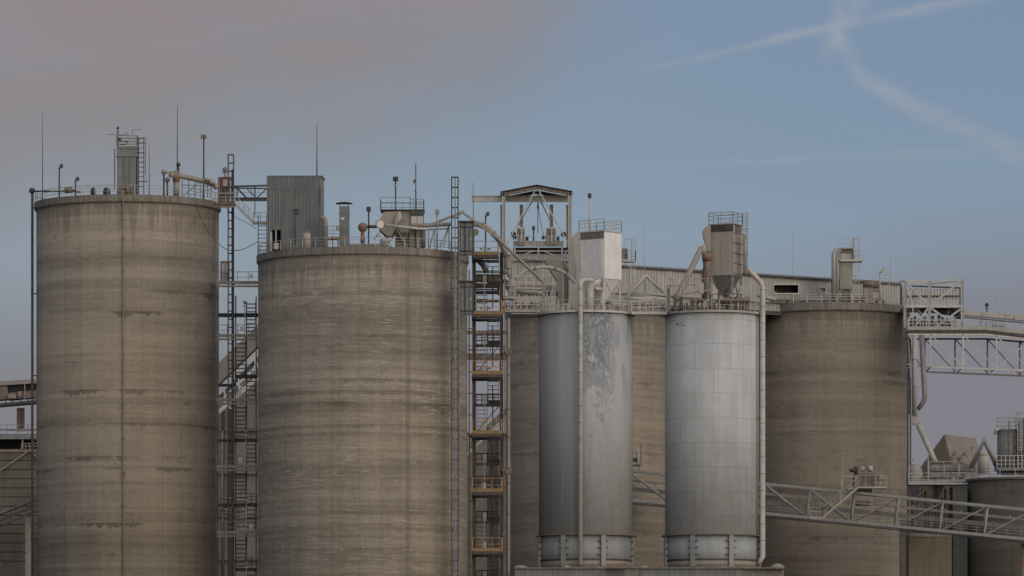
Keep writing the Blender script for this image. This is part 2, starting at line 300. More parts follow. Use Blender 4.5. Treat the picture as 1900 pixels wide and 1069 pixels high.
SPLIT = {'rafter': .1, 'column': .1, 'joint': .1, 'leg': .1, 'clamp': .1, 'bracket': .1, 'flange': .1, 'dust_cone': .02, 'post': .1, 'lamp_post': .1, 'valve_box': .1, 'roof_valve': .1,
         'roof_fitting': .1, 'support_frame': .3, 'pump': .05, 'pipe': .05, 'valve': .1, 'wall_tie': .1, 'stiffener': .05, 'drive_machine': .3, 'lamp': .1, 'dust_mound': .1,
         'prop': .1, 'base_valve': .02, 'idler_bracket': .1, 'cross_strut': .1, 'joist': .1, 'vent_hood': .02, 'pipe_fitting': .05, 'window_frame': .2, 'access_door': .01, 'support': .3,
         'cable_slot': .05, 'end_drum': .1, 'cross_beam': .2, 'box': .1, 'control_box': .1, 'fan': .1, 'motor': .1, 'hopper': .05, 'panel_box': .02}
class MB:
    def __init__(s): s.v = []; s.f = []; s.sm = []
    def face(s, idx, smooth=False): s.f.append(idx); s.sm.append(smooth)
    def box(s, a, b):
        x0, x1 = sorted((a[0], b[0])); y0, y1 = sorted((a[1], b[1])); z0, z1 = sorted((a[2], b[2]))
        n = len(s.v)
        s.v += [(x0, y0, z0), (x1, y0, z0), (x1, y1, z0), (x0, y1, z0), (x0, y0, z1), (x1, y0, z1), (x1, y1, z1), (x0, y1, z1)]
        for q in ((0, 3, 2, 1), (4, 5, 6, 7), (0, 1, 5, 4), (1, 2, 6, 5), (2, 3, 7, 6), (3, 0, 4, 7)): s.face([n + i for i in q])
        return s
    def hexa(s, bot, top):
        n = len(s.v); k = len(bot); s.v += [tuple(p) for p in bot] + [tuple(p) for p in top]
        s.face([n + i for i in reversed(range(k))]); s.face([n + k + i for i in range(k)])
        for i in range(k): j = (i + 1) % k; s.face([n + i, n + j, n + k + j, n + k + i])
        return s
    def pbox(s, px0, py0, px1, py1, Y, d=1.0):       # face at depth Y, d metres deep
        a = pt(px0, py0, Y); b = pt(px1, py1, Y); return s.box((a.x, Y, a.z), (b.x, Y + d, b.z))
    def bar(s, a, b, w, h=None):
        a = Vector(a); b = Vector(b); h = h or w
        if (b - a).length < 1e-4: return s
        p, q = fr(b - a); n = len(s.v)
        for c in (a, b):
            for i, j in ((-1, -1), (1, -1), (1, 1), (-1, 1)): s.v.append(tuple(c + p * (i * w / 2) + q * (j * h / 2)))
        for k in range(4): s.face([n + k, n + (k + 1) % 4, n + 4 + (k + 1) % 4, n + 4 + k])
        s.face([n + 3, n + 2, n + 1, n]); s.face([n + 4, n + 5, n + 6, n + 7]); return s
    def ibeam(s, a, b, w, h, t=.05):
        a = Vector(a); b = Vector(b); p, q = fr(b - a); u = q * (h / 2 - t / 2)
        s.bar(a + u, b + u, w, t); s.bar(a - u, b - u, w, t); s.bar(a, b, t, h - 2 * t); return s
    def tube(s, pts, r, n=8, caps=True):
        pts = [Vector(p) for p in pts]; rs = r if isinstance(r, (list, tuple)) else [r] * len(pts)
        base = len(s.v); prev = None
        for i, p in enumerate(pts):
            t = (pts[min(i + 1, len(pts) - 1)] - pts[max(i - 1, 0)]).normalized()
            if prev is None: a, b = fr(t)
            else:
                a = (prev - t * prev.dot(t)).normalized(); b = t.cross(a)
            prev = a; k = 1.0
            if 0 < i < len(pts) - 1:
                d = (pts[i] - pts[i - 1]).normalized().dot((pts[i + 1] - pts[i]).normalized())
                k = min(1.4, 1 / max(.3, math.sqrt((1 + d) / 2)))
            if i == 0: b = t.cross(a)
            for j in range(n):
                an = 2 * math.pi * j / n; s.v.append(tuple(p + (a * math.cos(an) + b * math.sin(an)) * rs[i] * (k if k > 1.02 else 1)))
        for i in range(len(pts) - 1):
            for j in range(n):
                s.face([base + i * n + j, base + i * n + (j + 1) % n, base + (i + 1) * n + (j + 1) % n, base + (i + 1) * n + j], True)
        if caps:
            s.face([base + j for j in reversed(range(n))]); e = base + (len(pts) - 1) * n; s.face([e + j for j in range(n)])
        return s
    def lathe(s, c, prof, n=48, a0=0, a1=2 * math.pi, smooth=True):
        b = len(s.v); full = abs(a1 - a0 - 2 * math.pi) < 1e-6; m = n if full else n + 1
        for r, z in prof:
            for j in range(m):
                an = a0 + (a1 - a0) * j / n; s.v.append((c[0] + r * math.cos(an), c[1] + r * math.sin(an), c[2] + z))
        for i in range(len(prof) - 1):
            for j in range(n): k = (j + 1) % m; s.face([b + i * m + j, b + i * m + k, b + (i + 1) * m + k, b + (i + 1) * m + j], smooth)
        if full:
            if prof[-1][0] > 1e-3: s.face([b + (len(prof) - 1) * m + j for j in range(m)])
            if prof[0][0] > 1e-3: s.face([b + j for j in reversed(range(m))])
        return s
    def ring(s, c, r0, r1, z0, z1, n=64):
        b = len(s.v)
        for j in range(n):
            an = 2 * math.pi * j / n; cx, sx = math.cos(an), math.sin(an)
            for r, z in ((r0, z0), (r1, z0), (r1, z1), (r0, z1)): s.v.append((c[0] + r * cx, c[1] + r * sx, z))
        for j in range(n):
            k = (j + 1) % n
            for q in range(4): w = (q + 1) % 4; s.face([b + j * 4 + q, b + j * 4 + w, b + k * 4 + w, b + k * 4 + q][::-1], False)
        return s
    def sphere(s, c, r, n=14):
        prof = [(max(.002, r * math.sin(math.pi * i / 8)), -r * math.cos(math.pi * i / 8)) for i in range(9)]
        return s.lathe(c, prof, n)
    def rail(s, pts, h=1.05, step=1.8, r=.032, mids=(.5,), toe=False):
        """posts, top rail and mid rails along a floor-level polyline"""
        pts = [Vector(p) for p in pts]; up = Vector((0, 0, 1))
        for a, b in zip(pts, pts[1:]):
            L = (b - a).length; k = max(1, round(L / step))
            for lv in (1.0, *mids): s.bar(a + up * h * lv, b + up * h * lv, r * 2 if lv == 1 else r * 1.6)
            for i in range(k + 1): p = a.lerp(b, i / k); s.bar(p, p + up * h, r * 2)
            if toe: s.bar(a + up * .09, b + up * .09, .02, .18)
        return s
    def crail(s, c, rad, z, h=1.05, posts=40, r=.032, mids=(.5,), n=64, a0=0, a1=2 * math.pi):
        for lv in (1.0, *mids):
            q = [(c[0] + rad * math.cos(a0 + (a1 - a0) * i / n), c[1] + rad * math.sin(a0 + (a1 - a0) * i / n), z + h * lv) for i in range(n + 1)]
            s.tube(q, r if lv == 1 else r * .8, 4, False)
        for i in range(posts):
            an = a0 + (a1 - a0) * i / posts; x, y = c[0] + rad * math.cos(an), c[1] + rad * math.sin(an)
            s.bar((x, y, z), (x, y, z + h), r * 2)
        return s
    def ladder(s, x, y, z0, z1, w=.5, cage=None, r=.03, step=.32, ax=(1, 0)):
        ax = Vector((ax[0], ax[1], 0)).normalized(); o = Vector((x, y, 0)); up = Vector((0, 0, 1)); out = Vector((ax.y, -ax.x, 0))
        for k in (-1, 1): s.bar(o + ax * (k * w / 2) + up * z0, o + ax * (k * w / 2) + up * z1, r * 2)
        z = z0 + .2
        while z < z1: s.bar(o - ax * (w / 2) + up * z, o + ax * (w / 2) + up * z, r * 1.4); z += step
        if cage:
            z = z0 + 2.0
            while z <= z1 + .01:
                q = [o + ax * (.37 * math.cos(t)) + out * (.1 + .62 * math.sin(t)) + up * z for t in [math.pi * i / 6 for i in range(7)]]
                s.tube(q, r * .8, 4); z += cage
            for t in (math.pi * .25, math.pi * .5, math.pi * .75):
                p = o + ax * (.37 * math.cos(t)) + out * (.1 + .62 * math.sin(t)); s.bar(p + up * (z0 + 2), p + up * z1, r * 1.3)
        return s
    def stair(s, a, b, w=.8, n=None, side=(0, 1, 0), rise=.25, t=.05):
        """two stringers and open treads from a up to b; w metres wide along side"""
        a = Vector(a); b = Vector(b); sd = Vector(side).normalized() * w
        s.bar(a, b, .05, .24); s.bar(a + sd, b + sd, .05, .24)
        n = n or max(3, int(abs(b.z - a.z) / rise))
        run = (b - a); run.z = 0; run = run.normalized() * .14 if run.length > .01 else Vector((.14, 0, 0))
        for i in range(n):
            p = a.lerp(b, (i + .5) / n); q = p + sd
            s.hexa([p - run - Vector((0, 0, t)), p + run - Vector((0, 0, t)), q + run - Vector((0, 0, t)), q - run - Vector((0, 0, t))], [p - run, p + run, q + run, q - run])
        return s
    def corr(s, a, b, z0, z1, pitch=.3, dep=.05, zb=None, out=None):
        """ribbed sheet wall from a to b (xy), z0..z1 (zb: top at b); real ribs, 2 cm thick"""
        a = Vector((a[0], a[1], 0)); b = Vector((b[0], b[1], 0)); zb = z1 if zb is None else zb
        d = (b - a); L = d.length; d.normalize(); nrm = Vector((d.y, -d.x, 0)) if out is None else Vector(out)
        k = max(1, int(L / pitch)); p = L / k; prof = []
        for i in range(k):
            for u, h in ((0, 0), (.22, 0), (.34, 1), (.66, 1), (.78, 0)): prof.append(((i + u) * p, h * dep))
        prof.append((L, 0)); n = len(s.v); m = len(prof)
        for lay in (0, -.02):
            for u, h in prof: q = a + d * u + nrm * (h + lay); s.v.append((q.x, q.y, z0))
            for u, h in prof: q = a + d * u + nrm * (h + lay); s.v.append((q.x, q.y, z1 + (zb - z1) * u / L))
        for i in range(m - 1):
            s.face([n + i, n + i + 1, n + m + i + 1, n + m + i])
            s.face([n + 2 * m + i + 1, n + 2 * m + i, n + 3 * m + i, n + 3 * m + i + 1])
            s.face([n + m + i, n + m + i + 1, n + 3 * m + i + 1, n + 3 * m + i]); s.face([n + i + 1, n + i, n + 2 * m + i, n + 2 * m + i + 1])
        return s
    def csheet(s, p00, p10, p11, p01, pitch=.3, dep=.05):
        """sloping ribbed roof sheet; ribs run from the p00-p10 edge to the p01-p11 edge"""
        p00, p10, p11, p01 = map(Vector, (p00, p10, p11, p01)); nr = (p10 - p00).cross(p01 - p00).normalized()
        if nr.z < 0: nr = -nr
        L = (p10 - p00).length; k = max(1, int(L / pitch)); us = []
        for i in range(k):
            for u, h in ((0, 0), (.25, 0), (.38, 1), (.62, 1), (.75, 0)): us.append(((i + u) / k, h * dep))
        us.append((1, 0)); n = len(s.v); m = len(us)
        for lay in (0, -.02):
            for u, h in us: s.v.append(tuple(p00.lerp(p10, u) + nr * (h + lay)))
            for u, h in us: s.v.append(tuple(p01.lerp(p11, u) + nr * (h + lay)))
        for i in range(m - 1):
            s.face([n + i, n + i + 1, n + m + i + 1, n + m + i]); s.face([n + 2 * m + i + 1, n + 2 * m + i, n + 3 * m + i, n + 3 * m + i + 1])
            s.face([n + i + 1, n + i, n + 2 * m + i, n + 2 * m + i + 1]); s.face([n + m + i, n + m + i + 1, n + 3 * m + i + 1, n + 3 * m + i])
        return s
    def lattice(s, x, y, z0, z1, w, step, t=.07, d=None, diag=True):
        d = d or w; c = [(x - w / 2, y - d / 2), (x + w / 2, y - d / 2), (x + w / 2, y + d / 2), (x - w / 2, y + d / 2)]
        for p in c: s.bar((*p, z0), (*p, z1), t * 1.3)
        n = max(1, round((z1 - z0) / step)); h = (z1 - z0) / n
        for i in range(n + 1):
            z = z0 + h * i
            for k in range(4): s.bar((*c[k], z), (*c[(k + 1) % 4], z), t)
            if diag and i < n:
                for k in range(4):
                    p, q = (c[k], c[(k + 1) % 4]) if (i + k) % 2 else (c[(k + 1) % 4], c[k])
                    s.bar((*p, z), (*q, z + h), t * .7)
        return s
    def islands(s, gap=.12):
        par = list(range(len(s.v)))
        def f(i):
            while par[i] != i: par[i] = par[par[i]]; i = par[i]
            return i
        for q in s.f:
            a = f(q[0])
            for k in q[1:]: par[f(k)] = a
        box = {}
        for i, v in enumerate(s.v):
            k = f(i); b = box.get(k)
            if b is None: box[k] = [*v, *v]
            else:
                for c in range(3): b[c] = min(b[c], v[c]); b[c + 3] = max(b[c + 3], v[c])
        gr = [[{k}, b] for k, b in box.items()]; ch = True
        while ch:
            ch = False; out = []
            for g0 in gr:
                for g1 in out:
                    if all(g0[1][c] - gap <= g1[1][c + 3] and g1[1][c] - gap <= g0[1][c + 3] for c in range(3)):
                        g1[0] |= g0[0]; g1[1] = [min(g0[1][c], g1[1][c]) for c in range(3)] + [max(g0[1][c], g1[1][c]) for c in range(3, 6)]; ch = True; break
                else: out.append(g0)
            gr = out
        res = []
        for keys, _ in gr:
            m = MB(); mp = {}
            for q, sm in zip(s.f, s.sm):
                if f(q[0]) in keys:
                    for k in q:
                        if k not in mp: mp[k] = len(m.v); m.v.append(s.v[k])
                    m.f.append([mp[k] for k in q]); m.sm.append(sm)
            res.append(m)
        return res
    def build(s, name, mat, parent=None, origin=None):
        if parent is not None and name in SPLIT:
            isl = s.islands(SPLIT[name])
            if 1 < len(isl) <= 40:
                for m in isl: o = m.build_one(name, mat, parent)
                return o
        return s.build_one(name, mat, parent, origin)
    def build_one(s, name, mat, parent=None, origin=None):
        o0 = Vector(parent['_o']) if parent is not None and '_o' in parent.keys() else Vector(origin or (0, 0, 0))
        me = bpy.data.meshes.new(name); me.from_pydata([(v[0] - o0.x, v[1] - o0.y, v[2] - o0.z) for v in s.v], [], s.f)
        me.polygons.foreach_set('use_smooth', s.sm); me.update()
        me.materials.append(M[mat] if isinstance(mat, str) else mat)
        o = bpy.data.objects.new(name, me); COL.objects.link(o)
        if parent is not None: o.parent = parent; o['_o'] = tuple(o0)
        else: o.location = o0
        return o

def thing(name, label, cat, origin, group=None):
    o = bpy.data.objects.new(name, None); COL.objects.link(o); o.location = origin; o['_o'] = tuple(origin)
    o.empty_display_size = .5; o['label'] = label; o['category'] = cat
    if group: o['group'] = group
    return o
def single(mb, name, mat, label, cat, origin, group=None):
    o = mb.build(name, mat, None, origin); o['label'] = label; o['category'] = cat
    if group: o['group'] = group
    return o
def structure(mb, name, mat):
    o = mb.build(name, mat); o['kind'] = 'structure'; return o
def arc(c, r, a0, a1, n=8, ax='xz'):
    c = Vector(c); out = []
    for i in range(n + 1):
        t = R(a0 + (a1 - a0) * i / n); q = Vector((r * math.cos(t), 0, r * math.sin(t))) if ax == 'xz' else Vector((0, r * math.cos(t), r * math.sin(t)))
        out.append(c + q)
    return out
def xp(pts, Y): return [pt(a, b, Y) for a, b in pts]
def smooth(pts, n=6):
    """Catmull-Rom through points"""
    P = [Vector(p) for p in pts]; P = [P[0] * 2 - P[1]] + P + [P[-1] * 2 - P[-2]]; out = []
    for i in range(1, len(P) - 2):
        for k in range(n):
            t = k / n; a, b, c, d = P[i - 1:i + 3]
            out.append(.5 * ((2 * b) + (c - a) * t + (2 * a - 5 * b + 4 * c - d) * t * t + (3 * b - a - 3 * c + d) * t ** 3))
    out.append(P[-2]); return out

# ------------------------------------------------------------------ ground
g_ = MB(); g_.v = [(-6000, -800, 0), (6000, -800, 0), (6000, 9000, 0), (-6000, 9000, 0)]; g_.face([0, 1, 2, 3]); structure(g_, 'ground', 'ground')

# ------------------------------------------------------------------ concrete silos
TOP = {}
def conc_silo(key, cx, Rpx, Y, pyf, mat, label, capd=.85, over=.25, rails='galv', posts=44, rr=.034):
    r = Rpx * Y / FP; c = (X(cx, Y), Y); z = EYE + (YH - pyf) * (Y - r) / FP; TOP[key] = (c[0], Y, z, r)
    t = thing('concrete_silo', label, 'silo', (c[0], Y, 0), 'round concrete storage silos')
    MB().lathe((c[0], Y, 0), [(r, 0), (r, z - capd)], 128).build('wall', mat, t)
    cp = MB(); cp.lathe((c[0], Y, 0), [(r - .2, z - capd), (r + over * .6, z - capd), (r + over, z - capd + .14), (r + over, z)], 128, smooth=False)
    rs_ = cp.build('roof_slab', 'cap', t)
    MB().crail(c, r + over - .12, z, 1.05, posts, rr, mids=(.36, .7)).build('handrail', rails, rs_)
    return t
s1 = conc_silo('1', 237, 169, 655, 361, 'c1', 'tall tan concrete silo at far left with slim pipe down its front')
s2 = conc_silo('2', 673, 194, 640, 457.5, 'c2', 'widest grey concrete silo, under the dark corrugated penthouse', over=.18)
s6 = conc_silo('6', 1090, 150, 728, 567, 'c6', 'brown concrete silo half hidden behind the two slim metal silos', posts=30)
s5 = conc_silo('5', 1545, 140, 742, 561, 'c5', 'brown concrete silo at right crossed by the sloping conveyor truss', capd=1.05, rails='dwhite', posts=32, rr=.05)
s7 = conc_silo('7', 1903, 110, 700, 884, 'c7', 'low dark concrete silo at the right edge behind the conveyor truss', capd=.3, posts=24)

# pipes on the faces of silos
def front_y(key, px, Y=None):
    cx, cy, z, r = TOP[key]; x = X(px, cy); return cy - math.sqrt(max(0.01, r * r - (x - cx) ** 2))
yf = front_y('1', 229) - .25
t = thing('standpipe', 'slim brown standpipe running down the front of the far left silo', 'pipe', (X(229, yf), yf, 0))
MB().tube([(X(229, yf), yf, 0), (X(229, yf), yf, Z(346, yf))], .075, 8).build('pipe', 'standp', t)
b = MB()
for py in range(380, 1480, 62): z = Z(py, yf); b.box((X(229, yf) - .12, yf - .06, z - .03), (X(229, yf) + .12, yf + .4, z + .03))
b.build('bracket', 'bsteel', t)
b = MB(); b.pbox(227, 875, 231.5, 883, yf - .2, .3); b.pbox(225.5, 342, 232.5, 350, yf - .2, .4); b.build('valve_box', 'rust', t)
Y = 652
t = thing('riser_pipe', 'dark riser pipe with round box on top left of the far left silo', 'pipe', (X(60, Y), Y, 0))
MB().tube([(X(60, Y), Y, 0), (X(60, Y), Y, Z(352, Y))], .15, 8).build('pipe', 'dsteel', t)
MB().sphere(pt(59.5, 354, Y), .36).build('valve_head', 'dsteel', t)
MB().tube(xp([(61, 355), (138, 355)], Y - 3.5), .1, 6).build('branch_pipe', 'dsteel', t)
b = MB()
for py in (386, 545, 697, 830, 1000, 1200): b.bar(pt(60, py, Y), pt(70, py, Y + 1), .12)
b.build('bracket', 'dsteel', t)
# thin conduits on silo faces
def conduit(key, px, py0, py1, label, mat='bsteel', r=.05):
    y = front_y(key, px) - .12; c = MB()
    c.tube([(X(px, y), y, Z(py1, y)), (X(px, y), y, Z(py0, y))], r, 6)
    for k in range(int((py1 - py0) / 90) + 1): z = Z(py0 + 20 + k * 90, y); c.box((X(px, y) - .1, y - .05, z - .04), (X(px, y) + .1, y + .15, z + .04))
    single(c, 'conduit', mat, label, 'conduit', (X(px, y), y, Z(py1, y)))
conduit('5', 1664, 590, 1480, 'thin conduit down the right flank of the right brown silo', 'bsteel', .05)
conduit('1', 398, 384, 1480, 'thin conduit down the right flank of the far left silo', 'bsteel', .04)

# ------------------------------------------------------------------ floodlights and rods
def rod(px, py0, zb, Y, label, r=.035, mat='dsteel'):
    c = MB(); x = X(px, Y); zt = Z(py0, Y); c.tube([(x, Y, zb), (x, Y, zb + (zt - zb) * .45), (x, Y, zt)], [r * 1.7, r * 1.3, r * .6], 6)
    c.lathe((x, Y, zb), [(.14, 0), (.14, .08)], 8)
    single(c, 'lightning_rod', mat, label, 'lightning rod', (x, Y, zb), 'thin lightning rods on the roofs')
def flood(px, py0, zb, Y, label, kind='tilt', arm=0, mat='dsteel', hw=.5, hmat=None):
    hmat = hmat or mat
    x = X(px, Y); zt = Z(py0, Y)
    t = thing('floodlight_pole', label, 'floodlight', (x, Y, zb), 'floodlight poles on the roofs')
    p = MB().tube([(x, Y, zb), (x, Y, zt)], .085, 8); p.lathe((x, Y, zb), [(.2, 0), (.2, .05)], 8)
    p.build('pole', mat, t)
    if kind == 'tilt':
        h = MB(); a = Vector((x + .1, Y - .1, zt)); d = Vector((.75, 0, .45)).normalized()
        h.hexa([a + Vector((0, -.2, -.1)), a + d * hw * .9 + Vector((0, -.2, -.12)), a + d * hw * .9 + Vector((0, .2, -.12)), a + Vector((0, .2, -.1))],
               [a + Vector((-.12, -.2, .2)), a + d * hw * .9 + Vector((-.16, -.2, .24)), a + d * hw * .9 + Vector((-.16, .2, .24)), a + Vector((-.12, .2, .2))])
        h.build('lamp_head', mat, t); MB().bar((x - .15, Y, zt - .05), (x + .4, Y, zt - .05), .06).build('bracket', mat, t)
    elif kind == 'back':      # square rear of a flood with ribs
        h = MB(); h.box((x - hw / 2, Y - .22, zt - .1), (x + hw / 2, Y - .02, zt + .42))
        for k in range(4): xx = x - hw / 2 + hw * (k + .5) / 4; h.box((xx - .02, Y - .28, zt - .05), (xx + .02, Y - .22, zt + .37))
        hd = h.build('lamp_head', hmat, t)
        MB().box((x - hw / 2 + .05, Y - .02, zt - .05), (x + hw / 2 - .05, Y + .03, zt + .37)).build('lens', 'glass', hd)
        if arm: MB().box((x - .3, Y - .08, zt - .55), (x + .3, Y + .1, zt - .43)).build('bracket', 'galv', t)
    elif kind == 'cluster':
        h = MB()
        for dx in (-.2, 0, .2): h.lathe((x + dx, Y - .1, zt - .15), [(.04, 0), (.10, .2), (.11, .4), (.05, .46)], 8)
        h.build('lamp_head', 'yellow', t); MB().bar((x - .4, Y, zt - .1), (x + .4, Y, zt - .1), .07).build('crossarm', mat, t)
    elif kind == 'round':
        MB().sphere((x, Y - .1, zt + .15), .26, 10).build('lamp_head', mat, t)
        MB().bar((x - .35, Y, zt - .35), (x + .35, Y, zt - .35), .06).build('crossarm', mat, t)
    return t
z1 = TOP['1'][2]; z2 = TOP['2'][2]; z5 = TOP['5'][2]; z6 = TOP['6'][2]
rod(79, 205, z1, 652.0, 'lightning rod at the left end of the far left silo roof')
rod(329, 195, z1, 652.0, 'lightning rod rising behind the rusty pipe on the far left silo', .05)
rod(277, 270, z1, 650.0, 'short thin rod right of the caged ladder on the far left silo')
rod(1471, 425, z5 + 3.2, 738, 'lightning rod above the dark opening of the corrugated gallery', .014, 'steel')
rod(1652, 400, z5, 746, 'tall faint lightning rod behind the right brown silo roof', .012, 'steel')
flood(110, 311, z1, 649.0, 'taller of two small floodlights at the left of the far left silo roof')
flood(140, 335, z1, 648.0, 'shorter of two small floodlights at the left of the far left silo roof')
flood(378, 255, z1, 651.0, 'tall pole with yellowish lamp cluster at the far left silo right side', 'cluster')
flood(331, 308, z1, 650.0, 'small flood on stub pole beside the rusty vertical pipe', 'round', hw=.4)
flood(684, 391, z2, 634, 'square floodlight on thin pole behind the rusty ball vent', 'back')
flood(811, 396, z2, 635, 'square floodlight on galvanised pole between filter house and lattice mast', 'back', mat='galv')

# ------------------------------------------------------------------ filter on silo 1
def filter_tower():
    Y = 648; t = thing('dust_filter', 'grey ribbed filter tower on the far left silo with antenna on top', 'dust filter', (X(236, Y), Y, z1), 'bag filters on the silo roofs')
    x0, x1 = X(217, Y), X(254, Y); d = 2.2; za, zb, zc = z1, Z(289, Y), Z(275, Y)
    m = MB(); m.box((x0 + .08, Y + .08, za), (x1 - .08, Y + d, zb))
    for k, (a, b) in enumerate(((217, 228.4), (229.6, 238.6), (239.8, 254))): m.box((X(a, Y), Y, za + .1), (X(b, Y), Y + .08, zb))
    m.box((x1 - .08, Y, za + .1), (x1, Y + d, zb)); m.build('body', 'siding', t)
    m = MB(); m.corr((x0, Y), (x1, Y), zb, zc, .3, .06); m.box((x0, Y + .02, zb), (x1, Y + d, zc - .01)); m.box((x0 - .12, Y - .12, zb - .1), (x1 + .12, Y + d, zb)); m.build('louvre_band', 'steel', t)
    m = MB(); m.box((x0 - .05, Y - .1, zc), (x1 + .1, Y + d + .1, zc + .18)); m.build('roof_deck', 'steel', t)
    m = MB(); zr = zc + .18; h = Z(252, Y) - zr
    m.rail([(x0, Y, zr), (x1, Y, zr), (x1, Y + d, zr), (x0, Y + d, zr), (x0, Y, zr)], h, 3, .045, (.22, .45, .7)); m.bar((x0, Y, zr), (x0, Y, zr + h), .2); m.bar((x1, Y, zr), (x1, Y, zr + h), .2)
    m.build('handrail', 'steel', t)
    m = MB(); m.tube([(x0 + .1, Y, zr + h), (x0 + .1, Y, Z(234, Y))], .05, 6); m.sphere((x0 + .1, Y, Z(238, Y)), .17, 8); m.sphere((x0 + .1, Y, Z(245, Y)), .12, 8)
    m.bar(pt(198, 250, Y), pt(240, 250.5, Y), .05); m.bar(pt(246, 252, Y), pt(246, 241, Y), .05); m.bar(pt(246, 241, Y), pt(262, 240.5, Y), .04); m.bar(pt(234, 250, Y), pt(234, 245, Y), .07)
    m.build('antenna', 'dsteel', t)
    m = MB(); m.sphere(pt(222, 258, Y - .1), .2, 8); m.tube(smooth(xp([(221, 255), (226, 263), (236, 262), (233, 268), (222, 268)], Y - .1)), .06, 6); m.build('instrument_pipework', 'dsteel', t)
    m = MB(); m.tube(xp([(216, 277), (212.5, 277), (212.5, 352)], Y - .2), .06, 6); m.build('side_pipe', 'steel', t)
    m = MB(); m.ladder(X(262, Y), Y, z1, Z(256, Y), .6, None, .05, .55); m.bar(pt(270, 256, Y), pt(270, 320, Y), .06)
    for py in (256, 265, 283, 301, 319, 337): m.bar(pt(257, py, Y), pt(270.5 + (3 if py == 337 else 0), py, Y), .06)
    m.bar(pt(270, 320, Y), pt(273, 337, Y), .05); m.bar(pt(254, 337, Y), pt(273, 337, Y), .1)
    for py in (284, 258, 337): m.bar(pt(254, py, Y), pt(259, py, Y), .12)
    m.build('caged_ladder', 'dsteel', t)
    m = MB()
    for i, px in enumerate((222, 227, 233, 239, 246, 251)): m.box((X(px - 2.2, Y), Y - .5, z1), (X(px + 2, Y), Y - .1, z1 + .45 + .5 * ((i * 7) % 3) / 3 + .6))
    m.tube(xp([(228, 350), (236, 348), (236, 360)], Y - .6), .12, 6); m.build('base_valve', 'bsteel', t)
filter_tower()
# things along the silo 1 roof
def ball_vent(px, py, rpx, zb, Y, label, mball, mstem, flange=False):
    x = X(px, Y); r = rpx * Y / FP; zc = Z(py, Y)
    t = thing('ball_vent', label, 'vent', (x, Y, zb), 'ball topped vents'); MB().sphere((x, Y, zc), r, 16).build('ball', mball, t)
    MB().tube([(x, Y, zb), (x, Y, zc - r * .8)], max(.1, r * .32), 8).build('stem', mstem, t)
    if flange: MB().lathe((x, Y, zb), [(r * .45, .7), (r * .45, 1.0), (r * .55, 1.05), (r * .55, 1.15), (r * .4, 1.2), (r * .4, zc - r * .85 - zb)], 12).build('flange', mball, t)
ball_vent(304, 319.5, 5, z1, 650.0, 'higher of two pale ball vents on the far left silo roof', 'tan', 'dsteel')
ball_vent(310.5, 334, 5, z1, 648.5, 'lower of two pale ball vents on the far left silo roof', 'tan', 'dsteel')
ball_vent(673, 422, 9, z2, 631, 'rusty orange ball vent on the wide silo roof', 'rust', 'rust', True)
m = MB(); Y = 645
for px, rr, lb in ((173, .3, 'smaller'), (198, .42, 'larger')):
    m = MB(); m.lathe((X(px, Y), Y, z1), [(rr, 0), (rr, .5), (rr * .6, .85)], 10)
    single(m, 'roof_vent', 'dsteel', lb + ' of two low dark roof vents left of the ribbed filter tower', 'roof vent', (X(px, Y), Y, z1), 'low roof vents')
t = thing('blower', 'small dusty blower behind the handrail, right of two small floodlights', 'blower', (X(125, 644), 660, z1))
m = MB(); m.tube([pt(120, 353, 644.0), pt(134, 352, 644.0)], .35, 10); m.build('drum', 'bsteel', t)
m = MB(); m.box((X(119, 644), 659.6, z1), (X(136, 644), 660.4, z1 + .5)); m.build('base', 'bsteel', t)
m = MB(); m.tube(xp([(130, 351), (142, 356), (150, 356)], 660), .14, 8); m.build('outlet_pipe', 'bsteel', t)
# duct system from silo 1 to the bucket elevator
Y = 648
t = thing('dust_duct', 'dusty beige duct sloping from a rusty riser to the rusty elevator head', 'duct', (X(327, Y), Y, z1))
MB().tube([(X(327, Y), Y, z1), (X(327, Y), Y, Z(338, Y))], .36, 14).build('riser', 'tan', t)
MB().tube([(X(327, Y), Y, Z(338, Y)), (X(327, Y), Y, Z(318, Y))], .40, 14).build('rusty_collar', 'rust', t)
MB().tube(xp([(304, 320), (322, 321)], Y), .1, 6).build('link_pipe', 'tan', t)
m = MB(); m.tube([pt(321, 319, Y - .3), pt(318, 329, Y - .3)], [.3, .38], 12); m.build('side_vessel', 'tan', t)
MB().tube(smooth(xp([(330, 326), (360, 332), (385, 338), (397, 342), (403, 350)], Y)), .3, 12).build('sloping_duct', 'tan', t)
MB().tube(xp([(380, 333), (398, 335)], Y - .4), .22, 10).build('motor', 'beige', t)
m = MB(); m.tube([pt(393, 333, Y - .7), pt(393, 342, Y - .7)], .32, 10); m.build('end_box', 'beige', t)
m = MB()
for px in (338, 350, 362, 372, 385, 392): m.bar((X(px, Y), Y, z1), pt(px, 334 + (px - 338) * .1, Y), .12)
m.bar(pt(338, 366, Y), pt(372, 336, Y), .1); m.bar(pt(335, 343, Y), pt(402, 346, Y), .1); m.bar(pt(352, 362, Y), pt(400, 348, Y), .08)
m.build('support_frame', 'steel', t)
